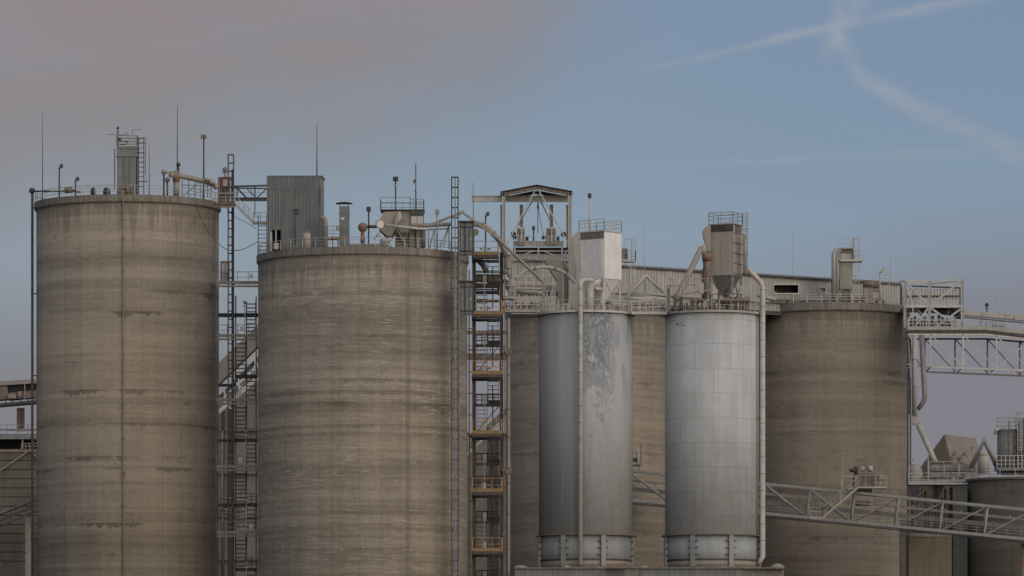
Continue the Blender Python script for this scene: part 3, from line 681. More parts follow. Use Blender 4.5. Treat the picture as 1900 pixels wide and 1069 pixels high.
# rusty elevator head
Y = 652
t = thing('elevator_head', 'rusty pipe framed elevator head at the right of the far left silo', 'elevator head', (X(417, Y), Y, z1 - .6))
m = MB(); m.box((X(408, Y), Y + .2, Z(378, Y)), (X(426, Y), Y + 1.5, Z(331, Y))); m.build('casing', 'bsteel', t)
m = MB()
for px in (406, 412, 424, 430): m.bar(pt(px, 378, Y), pt(px, 330, Y), .2)
m.bar(pt(406, 330, Y), pt(430, 330, Y), .22); m.bar(pt(406, 345, Y), pt(430, 345, Y), .1); m.bar(pt(406, 360, Y), pt(430, 360, Y), .1); m.build('frame', 'rust', t)
m = MB(); m.tube(xp([(417.5, 330), (417.5, 310)], Y), .08, 6); m.sphere(pt(417.5, 315, Y), .3, 10); m.bar(pt(411, 321, Y), pt(424, 321, Y), .12); m.build('motor', 'steel', t)
m = MB(); m.box((X(414, Y), Y - .1, Z(346, Y)), (X(422, Y), Y + .1, Z(333, Y))); m.build('hatch', 'galv', t)

# ------------------------------------------------------------------ stair tower between the two large silos
def left_tower():
    Y = 652; x = X
    t = thing('stair_tower', 'dark steel stair tower in the gap between the two widest silos', 'stair tower', (X(441, Y), Y, 0))
    m = MB(); m.lattice(X(430, Y), Y - 2, 0, Z(291, Y), .62, .95, .09, .5, False)
    m.bar((X(433.5, Y), Y - 2, 0), (X(433.5, Y), Y - 2, Z(318, Y)), .3); m.build('lattice_mast', 'dsteel', t)
    m = MB()
    for px in (437, 457, 475): m.bar((X(px, Y), Y + .5, 0), (X(px, Y), Y + .5, Z({437: 548, 457: 560, 475: 550}[px], Y)), .14)
    m.bar((X(478, Y), Y - 1, Z(480, Y)), (X(478, Y), Y - 1, Z(330, Y)), .1) if False else None
    m.build('column', 'steel', t)
    for lv in (528, 626, 745, 868, 990, 1113, 1236, 1359):
        a, b = X(404, Y), X(482, Y); z = Z(lv - 2, Y)
        m = MB(); m.box((a, Y - 2.6, z - .3), (b, Y - 2.45, z + .05)); m.box((a, Y - 2.45, z - .08), (b, Y + .3, z)); m.bar((a, Y - 2.5, z - .55), (b, Y - 2.5, z - .55), .14, .22)
        m.build('landing', 'tan', t)
        m = MB(); m.rail([(a, Y - 2.5, z), (b, Y - 2.5, z)], 1.1, 1.3, .032, (.45,)); m.build('handrail', 'steel', t)
        m = MB(); q = (465, 445, 448)[lv % 3]
        m.box((X(q, Y), Y - 2.62, z + .35), (X(q, Y) + .35, Y - 2.56, z + .9)); m.build('notice_board', 'board', t)
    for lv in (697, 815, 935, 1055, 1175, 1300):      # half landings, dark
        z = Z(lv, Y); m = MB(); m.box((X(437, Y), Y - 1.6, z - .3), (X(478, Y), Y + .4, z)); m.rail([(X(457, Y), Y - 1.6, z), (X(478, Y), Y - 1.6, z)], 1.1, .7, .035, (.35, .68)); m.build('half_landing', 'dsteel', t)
    fl = [(437, 626, 457, 697), (457, 745, 475, 697), (437, 745, 457, 815), (457, 868, 475, 815), (437, 868, 457, 935), (457, 990, 475, 935), (437, 990, 457, 1055), (457, 1113, 475, 1055), (457, 628, 475, 560)]
    for i, (pa, ya, pb, yb) in enumerate(fl):
        # flights climb away from the viewer, so only their treads show
        y0, y1 = (Y - .2, Y - 2.0) if i % 2 else (Y - 2.0, Y - .2); m = MB(); w = (X(pb, Y) - X(pa, Y)) * .92
        lo, hi = max(ya, yb), min(ya, yb)
        m.stair((X(pa, Y) + .05, y0, Z(lo, Y)), (X(pa, Y) + .05, y1, Z(hi, Y)), w, None, (1, 0, 0), .46, .11)
        m.build('stair_flight', 'dsteel', t)
    m = MB()
    for (px, a, b) in ((456, 800, 868), (457, 920, 990), (457, 1045, 1100), (454, 560, 628)):
        m.bar(pt(px, b, Y - 2.4), pt(px, a, Y - 2.4), .1); m.bar(pt(px - 3, a + 8, Y - 2.4), pt(px + 3, a + 8, Y - 2.4), .15); m.sphere(pt(px, a + 1, Y - 2.4), .2, 8)
    m.build('lamp_post', 'galv', t)
    m = MB(); m.ibeam((X(404, Y), Y, Z(585, Y)), (X(480, Y), Y, Z(585, Y)), .3, .45, .08)
    for py in (715, 818, 938): m.ibeam((X(404, Y), Y, Z(py, Y)), (X(437, Y), Y, Z(py, Y)), .25, .35, .07)
    m.build('cross_beam', 'dsteel', t)
    m = MB(); yy = Y - 2.2; m.box((X(411, yy), yy, Z(524, yy)), (X(424, yy), yy + .8, Z(487, yy))); cab = m.build('switch_cabinet', 'galv', t)
    m = MB(); m.bar(pt(410, 524, yy), pt(410, 485, yy), .14); m.bar(pt(425, 524, yy), pt(425, 485, yy), .14); m.bar(pt(409, 486, yy), pt(426, 486, yy), .18); m.bar(pt(417.5, 524, yy - .05), pt(417.5, 490, yy - .05), .07); m.bar(pt(411, 508, yy - .05), pt(424, 508, yy - .05), .06); m.build('cabinet_frame', 'rust', cab)
    # upper bridge stairs towards the wide silo
    m = MB(); yy = Y - 4; m.box((X(397, yy), yy - 1, Z(381, yy)), (X(436, yy), yy + 1, Z(377, yy))); m.bar(pt(397, 383, yy - 1), pt(436, 383, yy - 1), .12, .25); m.build('top_landing', 'bsteel', t)
    m = MB(); m.rail([pt(402, 377, yy - 1), pt(436, 377, yy - 1)], 1.15, .9, .035, (.3, .6)); m.build('top_handrail', 'galv', t)
    m = MB(); m.stair(pt(470, 412, yy), pt(435, 377, yy), .9); m.rail([pt(435, 377, yy), pt(470, 412, yy)], 1.0, .8, .04, (.5,)); m.rail([pt(435, 377, yy + .9), pt(470, 412, yy + .9)], 1.0, .8, .04, (.5,)); m.build('bridge_stair', 'galv', t)
    m = MB(); m.box((X(469, yy), yy, Z(415, yy)), (X(496, yy), yy + 1.2, Z(411, yy))); m.bar(pt(468, 415, yy), pt(496, 413, yy), .1, .3); m.rail([pt(471, 411, yy), pt(496, 411, yy)], 1.0, .7, .035, (.5,)); m.build('bridge_landing', 'tan', t)
    m = MB(); m.stair((X(479, yy), yy + .8, z2), (X(479, yy), yy + .2, Z(415, yy)), .95, None, (1, 0, 0), .42, .06); m.bar(pt(479, 462, yy), pt(479, 398, yy), .1); m.bar(pt(495, 462, yy), pt(495, 398, yy), .1); m.build('bridge_ladder', 'dsteel', t)
    # trussed pipe bridge
    m = MB(); yy = Y + 1; m.bar(pt(434, 346, yy), pt(497, 344.5, yy), .22, .2); m.bar(pt(434, 349, yy), pt(497, 350, yy), .14); m.ibeam(pt(434, 370, yy), pt(497, 370, yy), .3, .42, .07)
    for a, b in ((438, 457), (476, 457), (476, 496)): m.bar(pt(a, 348 if a != 476 else 368, yy), pt(b, 368 if a != 476 else 349, yy), .12)
    m.bar(pt(440, 348, yy), pt(459, 368, yy), .1)
    for px in (440, 473): m.bar(pt(px, 370, yy), pt(px, 346, yy), .14)
    m.bar(pt(473, 400, yy), pt(473, 346, yy), .1); m.rail([pt(436, 366, yy - .6), pt(496, 366, yy - .6)], 1.0, 2.2, .025, (.5,)); m.build('truss_bridge', 'dsteel', t)
left_tower()
m = MB().tube(smooth(xp([(363, 384), (385, 428), (405, 452), (425, 464), (450, 463), (478, 449)], 644.5)), .04, 5)
single(m, 'hanging_cable', 'dsteel', 'longer slack cable drooping from the far left silo to the wide silo', 'cable', pt(440, 463, 644.5), 'slack cables')
m = MB().tube(smooth(xp([(418, 384), (436, 403), (455, 412), (476, 425)], 650)), .03, 5)
single(m, 'hanging_cable', 'dsteel', 'short slack cable beneath the stairs at the rusty elevator head', 'cable', pt(440, 405, 650), 'slack cables')

# ------------------------------------------------------------------ things on the wide silo
def penthouse():
    Y = 635; t = thing('penthouse', 'dark grey corrugated penthouse standing on the wide silo', 'penthouse', (X(546, Y), Y, z2))
    xa, xb = X(496, Y), X(593.5, Y); d = 5; zt = Z(327, Y); w = MB()
    oa, ob, oz = X(504, Y), X(521, Y), Z(427, Y); zs = Z(352, Y)
    w.corr((xa, Y), (oa, Y), z2, zs - .02, .31, .10); w.corr((oa, Y), (ob, Y), oz, zs - .02, .31, .10); w.corr((ob, Y), (xb, Y), z2, zs - .02, .31, .10)
    w.corr((xa, Y - .02), (xb, Y - .02), zs, zt, .31, .10)
    w.corr((xb, Y), (xb + .25, Y + d), z2, zt, .29, .07); w.corr((xa, Y + d), (xa, Y), z2, zt, .29, .07); w.corr((xb + .25, Y + d), (xa, Y + d), z2, zt, .29, .07); w.build('wall', 'siding', t)
    r = MB(); r.csheet((xa - .1, Y - .15, zt), (xb + .35, Y - .15, zt), (xb + .5, Y + d, zt + .05), (xa - .1, Y + d, zt + .05), .29, .09); r.build('roof', 'siding', t)
    e = MB(); e.bar((xb + .06, Y - .08, zt), (xb + .06, Y - .08, z2), .1); e.bar((xa, Y - .08, zt), (xa, Y - .08, z2), .1); e.bar((xb + .32, Y - .1, zt), (xb + .32, Y - .1, Z(350, Y)), .25, .1); e.build('corner_trim', 'steel', t)
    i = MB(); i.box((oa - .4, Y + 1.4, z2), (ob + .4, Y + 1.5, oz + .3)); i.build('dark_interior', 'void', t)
    dr = MB(); dr.box((X(501, Y), Y - .1, z2), (X(505, Y), Y - .05, oz - .2)); dr.build('door_panel', 'galv', t)
    v = MB()
    for a, b_ in ((545, 388), (549, 388), (552, 389), (546, 394), (550, 394)): v.box((X(a, Y), Y - .2, Z(b_ + 3.6, Y)), (X(a + 3, Y), Y - .05, Z(b_, Y)))
    v.build('vent_hood', 'dsteel', t)
    q = MB(); q.tube(xp([(548, 396), (548, 452)], Y - .15), .05, 6); q.box((X(546.5, Y), Y - .25, Z(437, Y)), (X(549.5, Y), Y - .1, Z(432, Y))); q.build('conduit', 'dsteel', t)
    q = MB(); q.box((X(593, Y), Y - .2, Z(376, Y)), (X(595, Y), Y - .05, Z(352, Y))); q.build('louvre', 'dsteel', t)
penthouse()
rod(588, 228, Z(327, 637), 637, 'lightning rod on the corrugated penthouse roof', .045)
Y = 632
t = thing('lamp_standard', 'small box lamp on a white post before the penthouse doorway', 'lamp', (X(512, Y), Y, z2))
MB().tube([(X(512, Y), Y, z2), (X(512, Y), Y, Z(424, Y))], .09, 6).build('pole', 'beige', t)
MB().pbox(509, 418, 517.5, 424.5, Y - .2, .4).build('lamp_head', 'bsteel', t)
MB().pbox(508, 451, 517, 462, Y - .2, .4).build('junction_box', 'beige', t)
Y = 631
t = thing('storage_drum', 'upright dusty white drum before the corrugated penthouse', 'drum', (X(568, Y), Y, z2))
MB().lathe((X(568, Y), Y, z2), [(.5, 0), (.5, .9), (.5, 1.5), (.46, 1.7), (.2, 1.8)], 16).build('shell', 'beige', t)
m = MB(); m.ring((X(568, Y), Y), .46, .53, z2 + 1.0, z2 + 1.06, 16); m.crail((X(568, Y), Y), .46, z2 + 1.65, .4, 8, .03, (), 16); m.build('top_frame', 'steel', t)
Y = 633
t = thing('bent_pipe', 'beige bent pipe coming out of the penthouse right side', 'pipe', (X(603, Y), Y, z2))
MB().tube(smooth(xp([(596, 402), (602, 406), (604.5, 415)], Y), 4) + xp([(604.5, 470)], Y), .26, 12).build('pipe', 'tan', t)
t = thing('yellow_platform', 'small yellow edged platform between penthouse and square stack', 'platform', (X(615, Y), Y, z2))
MB().box((X(600, Y), Y - .3, Z(444, Y)), (X(630, Y), Y + 1, Z(439.5, Y))).build('deck', 'yellow', t)
m = MB(); m.rail([pt(606, 440, Y - .3), pt(630, 440, Y - .3)], 1.25, .9, .035, (.3, .6)); m.build('handrail', 'steel', t)
m = MB()
for px in (606, 617, 627): m.bar((X(px, Y), Y + .3, z2), pt(px, 443, Y + .3), .12)
m.build('leg', 'steel', t)
MB().pbox(623, 420, 630.5, 427, Y - .5, .4).build('control_box', 'tan', t)
t = thing('exhaust_stack', 'square grey exhaust stack with flat rain cap on the wide silo', 'stack', (X(638, Y), Y, z2))
m = MB(); m.box((X(629.5, Y), Y, z2), (X(648, Y), Y + 1.3, Z(382.5, Y))); m.box((X(629, Y), Y - .05, Z(396.5, Y)), (X(648.5, Y), Y + 1.35, Z(394.5, Y))); m.box((X(629, Y), Y - .08, Z(452, Y)), (X(648.5, Y), Y + 1.35, Z(447, Y))); m.build('shaft', 'siding', t)
a = pt(638.5, 378, Y + .65); m = MB(); m.hexa([a + Vector((-.92, -.8, 0)), a + Vector((.92, -.8, 0)), a + Vector((.92, .8, 0)), a + Vector((-.92, .8, 0))], [a + Vector((-.2, -.2, .2)), a + Vector((.2, -.2, .2)), a + Vector((.2, .2, .2)), a + Vector((-.2, .2, .2))])
for dx in (-.5, .5): m.bar(a + Vector((dx, 0, -.35)), a + Vector((dx, 0, .02)), .06)
m.build('rain_cap', 'dsteel', t)
MB().box((X(632, Y), Y - .12, Z(408, Y)), (X(639, Y), Y - .02, Z(404, Y))).build('name_plate', 'board', t)
m = MB(); m.box((X(650, 634), 630, z2), (X(722, 634), 636, z2 + .45)); single(m, 'roof_plinth', 'cap', 'long low concrete plinth right of the square stack', 'plinth', (X(685, 634), 632, z2))

def big_filter():
    Y = 633; t = thing('dust_filter', 'large tan filter house with curved hopper on the wide silo', 'dust filter', (X(745, Y), Y, z2), 'bag filters on the silo roofs')
    x0, x1, x2 = X(703, Y), X(762, Y), X(786, Y); zt = Z(391, Y)
    m = MB(); m.box((X(741, Y), Y, Z(432, Y)), (x1, Y + 3, zt)); m.build('body', 'tan', t)
    m = MB()       # rounded inlet drum: sloping left flank, bulged right end
    prof = [(703, 425), (704, 408), (712, 393), (743, 392), (742, 404), (739, 414), (735, 422), (727, 438), (718, 438)]
    n = len(prof); f = [pt(a, b, Y - .6) for a, b in prof]; bk = [p + Vector((0, 3, 0)) for p in f]; m.hexa(f[::-1], bk[::-1]); m.build('inlet_drum', 'tan', t)
    m = MB(); m.tube([pt(742, 392.5, Y - .65), pt(740, 403, Y - .65), pt(735, 414, Y - .65), pt(729, 420, Y - .65)], [.1, .42, .38, .1], 10); m.build('bulged_end', 'beige', t)
    m = MB()
    for xx, zz in ((X(722, Y), .4), (X(748, Y), .3)):
        m.hexa([(xx - .25, Y + .2, Z(446, Y)), (xx + .25, Y + .2, Z(446, Y)), (xx + .25, Y + .7, Z(446, Y)), (xx - .25, Y + .7, Z(446, Y))], [(xx - 1, Y, Z(424, Y)), (xx + .9, Y, Z(424, Y)), (xx + .9, Y + 2.2, Z(424, Y)), (xx - 1, Y + 2.2, Z(424, Y))])
    m.build('hopper', 'bsteel', t)
    m = MB(); m.box((x1 + .02, Y - .3, Z(412, Y)), (x2, Y + 3, zt - .05)); m.build('clean_air_plenum', 'steel', t)
    m = MB(); m.box((x1 + .05, Y - .38, Z(423, Y)), (X(773.5, Y), Y - .3, Z(402, Y))); m.box((X(774.5, Y), Y - .38, Z(423, Y)), (x2 - .04, Y - .3, Z(402, Y))); m.build('access_door', 'cream', t)
    m = MB()
    for k in range(7): xx = x1 + .15 + k * .21; m.bar((xx, Y - .42, Z(393, Y)), (xx, Y - .42, Z(401, Y)), .1)
    m.build('pulse_valves', 'dsteel', t)
    m = MB(); m.box((x1 - .1, Y + .3, z2), (X(770, Y), Y + 2.5, Z(424, Y))); m.box((X(772, Y), Y, z2), (X(781, Y), Y + 1, Z(426, Y))); m.box((X(733, Y), Y + .9, z2), (x1 - .12, Y + 2.8, Z(424, Y))); m.box((x1 + .06, Y + .9, z2), (x2 - .04, Y + 2.8, Z(413, Y))); m.build('lower_casing', 'tan', t)
    m = MB(); m.tube(xp([(785.5, 460), (785.5, 425)], Y), .26, 12); m.build('discharge_pipe', 'steel', t)
    m = MB(); m.box((X(706, Y), Y - .5, zt), (x2 + .1, Y + 3, zt + .1)); m.build('roof_deck', 'dsteel', t)
    m = MB(); zr = zt + .1; m.rail([(X(706, Y), Y - .4, zr), (X(761, Y), Y - .4, zr)], 1.35, 1.6, .03, (.5,)); m.rail([(X(761, Y), Y - .4, zr), (x2, Y - .4, zr)], 1.15, .35, .03, (.5,)); m.rail([(X(706, Y), Y + 2.8, zr), (x2, Y + 2.8, zr)], 1.1, 1.3, .03, (.5,)); m.rail([(x2, Y - .4, zr), (x2, Y + 2.8, zr)], 1.1, 1.3, .03, (.5,)); m.rail([(X(706, Y), Y - .4, zr), (X(706, Y), Y + 2.8, zr)], 1.1, 1.3, .03, (.5,)); m.build('handrail', 'steel', t)
    m = MB()
    for px in (736, 760): m.bar((X(px, Y), Y - .8, z2), (X(px, Y), Y - .8, Z(424, Y)), .13)
    m.bar(pt(738, 423, Y - .8), pt(757, 458, Y - .8), .12); m.build('leg', 'dsteel', t)
big_filter()
zd = Z(391, 633) + .1
flood(734, 335, zd, 634, 'tall twin lamp pole on the tan filter house roof', 'back', 1, 'dsteel', .6)
Y = 634
t = thing('camera_mast', 'tall thin mast with small camera on the tan filter house roof', 'mast', (X(771.5, Y), Y, zd))
MB().tube([(X(771.5, Y), Y, zd), (X(771.5, Y), Y, Z(303, Y))], [.08, .05], 6).build('pole', 'dsteel', t)
MB().pbox(766.5, 333, 771, 339, Y - .2, .4).build('camera', 'bsteel', t)
m = MB(); m.bar(pt(768.5, 354, Y), pt(774, 357, Y), .08); m.build('bracket', 'dsteel', t)
Y = 630.5
t = thing('screw_conveyor', 'pair of long beige screw conveyor tubes with pale round end cap', 'screw conveyor', (X(704, Y), Y, z2))
MB().tube([pt(704, 416, Y - .7), pt(704, 416, Y + .3)], .47, 18).build('end_drum', 'tan', t)
MB().tube([pt(705.5, 416.3, Y - .78), pt(705.5, 416.3, Y - .7)], .42, 18).build('end_cap', 'white', t)
MB().tube([pt(711, 417, Y), pt(778, 424.5, Y), pt(800, 425.5, Y + 1)], .14, 10).build('lower_tube', 'cream', t)
MB().tube([pt(760, 419, Y + 1), pt(836, 416, Y + 2)], .24, 10).build('upper_tube', 'tan', t)
MB().tube([pt(683, 420.5, Y + 2), pt(700, 420.5, Y + .5)], .18, 8).build('link_tube', 'bsteel', t)
m = MB()
for a, b in ((736, 757), (806, 797), (833, 815), (833, 822)): m.bar(pt(a, 424 if a != 833 else 420, Y + .4), (X(b, Y), Y + .4, z2 + .1), .13)
for px in (795, 806.5, 833): m.bar(pt(px, 424, Y + .6), (X(px, Y), Y + .6, z2), .13)
m.bar(pt(785, 427, Y + .6), pt(834, 424, Y + .6), .12, .2); m.build('support_frame', 'steel', t)
t = thing('pump_skid', 'small beige motor and pump beneath the large tan filter house', 'pump', (X(716, Y), Y, z2))
m = MB(); m.tube(xp([(705, 448), (722, 447)], Y), .3, 12); m.build('motor', 'beige', t)
m = MB(); m.tube(xp([(721, 450), (725, 441)], Y), .2, 10); m.box((X(701, Y), Y - .2, Z(440, Y)), (X(706, Y), Y + .2, Z(432, Y))); m.build('pump', 'beige', t)
m = MB(); m.box((X(702, Y), Y - .3, z2), (X(727, Y), Y + .4, z2 + .35)); m.bar(pt(693, 446, Y), pt(702, 434, Y), .15); m.build('base', 'steel', t)
# gantry beam over to the elevator
Y = 636
m = MB(); m.bar(pt(790, 421, Y), pt(857, 394, Y), .28, .25); m.bar(pt(856, 393, Y), pt(922, 441, Y), .26, .25); m.bar(pt(922, 441, Y), pt(1008, 524, 642), .22, .25)
m.bar(pt(1008, 523, 642), pt(1008, 577, 642), .3); m.bar(pt(853, 394, Y), pt(861, 390, Y), .1)
single(m, 'brace_beam', 'tan', 'long bent brace beam arching from the filter to the white walkway', 'beam', pt(857, 394, Y))

# ------------------------------------------------------------------ hoist mast and cars right of the wide silo
Y = 631
t = thing('hoist_mast', 'tall dark twin lattice hoist mast against the wide silo', 'mast', (X(844, Y), Y, 0))
MB().lattice(X(844, Y), Y, 0, Z(329, Y), .72, 1.12, .10, .5, False).build('lattice', 'dsteel', t)
m = MB(); m.bar((X(852, Y), Y, 0), (X(852, Y), Y, Z(410, Y)), .2); m.bar((X(844.5, Y), Y - .3, 0), (X(844.5, Y), Y - .3, Z(331, Y)), .13); m.bar((X(844.5, Y), Y - .1, 0), (X(844.5, Y), Y - .1, Z(470, Y)), .34)
for py in range(400, 1480, 37): m.box((X(852, Y), Y - .15, Z(py, Y)), (X(854, Y), Y + .05, Z(py - 2.5, Y)))
m.build('guide_rail', 'steel', t)
m = MB()
for py in range(480, 1480, 62): m.bar(pt(844, py, Y), pt(856, py, Y + 6), .1)
m.build('wall_tie', 'dsteel', t)
def car(py0, py1, label, xs=(854, 878)):
    Y = 631; t = thing('hoist_cabin', label, 'hoist cabin', (X(866, Y), Y, Z(py1, Y)), 'hoist cabins on the mast')
    a, b = X(xs[0], Y), X(xs[1], Y); z0, z3 = Z(py1, Y), Z(py0, Y)
    m = MB(); m.box((a + .1, Y + .1, z0 + .05), (b - .05, Y + 1.4, z3 - .05)); m.build('cabin', 'steel', t)
    m = MB()
    for x in (a + .03, a + (b - a) * .36, b): m.bar((x, Y, z0), (x, Y, z3), .12)
    for f in (0, .12, .85, 1): m.bar((a, Y, z0 + (z3 - z0) * f), (b, Y, z0 + (z3 - z0) * f), .12)
    m.bar((a + (b - a) * .72, Y - .02, z0 + .3), (a + (b - a) * .72, Y - .02, z3 - .5), .07); m.build('frame', 'dsteel', t)
    m = MB(); m.box((a + (b - a) * .42, Y + .02, z0 + .5), (b - .1, Y + .08, z3 - .6)); dr_ = m.build('door', 'siding', t); MB().box((b - .35, Y - .03, z0 + 1.6), (b - .25, Y + .01, z0 + 2.0)).build('handle', 'galv', dr_)
    m = MB(); m.box((a - .2, Y - .3, z3), (b + .1, Y + 1.5, z3 + .12)); m.build('roof', 'dsteel', t)
car(412, 473, 'upper grey hoist cabin at the top of the lattice mast')
car(523, 584, 'lower grey hoist cabin beside the orange stair tower')

# ------------------------------------------------------------------ orange stair tower
def orange_tower():
    Y = 640; t = thing('stair_tower', 'stair tower with faded orange railed landings right of the wide silo', 'stair tower', (X(905, Y), Y, 0))
    D = 3.2
    for px, w, top in ((879.5, .42, 470), (930.5, .42, 468)):
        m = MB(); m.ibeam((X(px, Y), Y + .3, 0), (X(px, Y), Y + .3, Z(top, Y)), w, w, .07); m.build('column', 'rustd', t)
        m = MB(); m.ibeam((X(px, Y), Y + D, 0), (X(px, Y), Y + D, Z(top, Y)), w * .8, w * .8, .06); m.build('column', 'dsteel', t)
    for i, lv in enumerate((470, 580, 691, 801, 909, 1019, 1130, 1240, 1350)):
        z = Z(lv, Y); a, b = X(875, Y), X(933, Y)
        if i == 0: b = X(926, Y)
        m = MB(); m.box((a, Y - 1.1, z - .3), (b, Y - 1.0, z + .1)); m.box((a, Y - 1.0, z - .1), (b, Y + .3, z)); m.box((X(881, Y), Y + .3, z - .1), (X(905, Y), Y + D, z)); m.build('landing', 'yellow', t)
        m = MB(); m.box((a + .05, Y - 1.04, z - .62), (b - .05, Y - .94, z - .31)); m.build('edge_channel', 'rustd', t)
        m = MB(); m.ibeam((a, Y - .8, z - .6), (b, Y - .8, z - .6), .2, .3, .05); m.build('landing_beam', 'dsteel', t); m = MB(); m.ibeam((a, Y + D, z - .6), (b, Y + D, z - .6), .2, .3, .05); m.build('landing_beam', 'dsteel', t)
        m = MB(); m.rail([(a + .1, Y - 1.05, z), (b - .1, Y - 1.05, z)], 1.25, 1.25, .035, (.42,)); m.rail([(a + .1, Y - 1.05, z), (a + .1, Y + .3, z)], 1.25, 1.3, .035, (.42,)); m.rail([(b - .1, Y - 1.05, z), (b - .1, Y + .3, z)], 1.25, 1.3, .035, (.42,))
        for x in (a + .1, b - .1): m.bar((x, Y - 1.05, z - .2), (x, Y - 1.05, z + 1.25), .16)
        m.build('handrail', 'orange' if i else 'tan', t)
        m = MB(); m.box((X(897, Y), Y - .5, z + .1), (X(902, Y), Y - .3, z + .75)); m.sphere((X(893, Y), Y - .6, z + .45), .15, 8); m.sphere((X(908, Y), Y - .6, z + .45), .15, 8); m.build('lamp', 'galv', t)
        if i < 8:
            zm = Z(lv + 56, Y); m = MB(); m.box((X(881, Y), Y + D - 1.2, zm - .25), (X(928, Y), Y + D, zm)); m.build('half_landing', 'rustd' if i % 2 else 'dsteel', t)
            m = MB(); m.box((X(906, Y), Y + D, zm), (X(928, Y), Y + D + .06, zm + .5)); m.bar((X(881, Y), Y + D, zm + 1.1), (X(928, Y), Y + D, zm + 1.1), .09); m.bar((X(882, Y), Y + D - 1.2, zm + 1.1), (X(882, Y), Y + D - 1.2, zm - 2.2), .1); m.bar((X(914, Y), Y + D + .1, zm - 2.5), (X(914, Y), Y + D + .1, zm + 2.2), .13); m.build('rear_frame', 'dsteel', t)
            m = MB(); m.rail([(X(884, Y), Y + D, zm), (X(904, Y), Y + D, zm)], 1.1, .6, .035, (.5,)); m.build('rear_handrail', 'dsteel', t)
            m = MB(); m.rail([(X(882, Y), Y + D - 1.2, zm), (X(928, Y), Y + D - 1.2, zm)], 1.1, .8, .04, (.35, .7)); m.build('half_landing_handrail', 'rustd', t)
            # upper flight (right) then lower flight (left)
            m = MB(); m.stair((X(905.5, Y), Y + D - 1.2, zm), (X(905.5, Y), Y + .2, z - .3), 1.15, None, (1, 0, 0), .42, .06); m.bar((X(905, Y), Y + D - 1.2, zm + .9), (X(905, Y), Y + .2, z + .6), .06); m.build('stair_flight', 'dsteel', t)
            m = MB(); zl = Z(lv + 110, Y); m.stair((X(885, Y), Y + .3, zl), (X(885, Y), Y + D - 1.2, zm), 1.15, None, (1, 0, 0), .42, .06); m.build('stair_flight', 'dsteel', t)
            m = MB(); m.bar((X(899, Y), Y - .2, zl), (X(899, Y), Y - .2, zm + .5), .11); m.box((X(896.5, Y), Y - .4, zm + .1), (X(902.5, Y), Y - .2, zm + .85)); m.bar((X(894, Y), Y - .2, zm - .05), (X(904, Y), Y - .2, zm - .05), .1); m.build('floodlight', 'steel', t)
            if i in (1, 2): m = MB(); m.bar((X(881, Y), Y + D, zl), (X(928, Y), Y + D, zm), .08); m.build('cross_brace', 'dsteel', t)
    m = MB(); m.bar((X(870.5, Y), Y + .6, 0), (X(870.5, Y), Y + .6, Z(500, Y)), .12)
    for py in range(610, 1480, 40): m.bar(pt(868, py, Y + .6), pt(880, py, Y + .6), .09)
    m.build('cable_tray', 'dsteel', t)
    m = MB(); m.bar((X(936.5, Y), Y, 0), (X(936.5, Y), Y, Z(468, Y)), .12); m.bar((X(939, Y), Y + .4, 0), (X(939, Y), Y + .4, Z(580, Y)), .08)
    for py in (653, 765, 870, 885, 990): m.box((X(931, Y), Y - .15, Z(py + 3, Y)), (X(940, Y), Y + .15, Z(py, Y)))
    m.build('conduit', 'bsteel', t)
orange_tower()
flood(901, 400, Z(470, 640), 641, 'dark lamp pole on the topmost landing of the orange stair tower', 'tilt', mat='dsteel')
rod(878, 338, Z(470, 642), 642, 'thin rod beside the upper hoist cabin', .04)
Y = 641
t = thing('round_disc', 'pale round disc dish beside the upper hoist cabin', 'dish', pt(881, 450, Y))
MB().tube([pt(882, 431, Y - .1), pt(882, 431, Y + .15)], .4, 18).build('dish', 'tan', t)
MB().tube([pt(879.5, 431, Y + .2), pt(879.5, 470, Y + .2)], .07, 6).build('post', 'tan', t)
Y = 639
t = thing('curved_duct', 'fat dusty brown duct curving down from the upper hoist cabin', 'duct', pt(940, 500, Y))
cp = smooth(xp([(872, 414), (890, 417), (905, 424), (920, 439), (932, 455), (940, 475), (943, 500)], Y))
MB().tube(cp, .32, 14).build('duct', 'tan', t)
m = MB()
for i in (8, 16, 24, 30): d = (cp[i + 1] - cp[i]).normalized(); m.tube([cp[i] - d * .06, cp[i] + d * .06], .40, 14)
m.build('flange', 'bsteel', t)
MB().tube([pt(944, 499, Y), pt(944, 514, Y)], .24, 10).build('outlet', 'tan', t)
Y = 640
t = thing('drain_pipe', 'long pale yellowish drain pipe with brown clamps right of the orange tower', 'pipe', (X(944, Y), Y, 0))
MB().tube([(X(944, Y), Y, 0), (X(944, Y), Y, Z(590, Y))], .17, 10).build('pipe', 'tan', t)
m = MB()
for py in (652, 872): m.pbox(931, py - 2, 950, py + 3, Y - .25, .5); m.pbox(938, py - 5, 949, py + 6, Y - .3, .6)
for py in (697, 760, 812, 897, 955, 1020, 1080): m.ring((X(944, Y), Y), .15, .23, Z(py, Y), Z(py - 2, Y), 12)
m.build('clamp', 'bsteel', t)

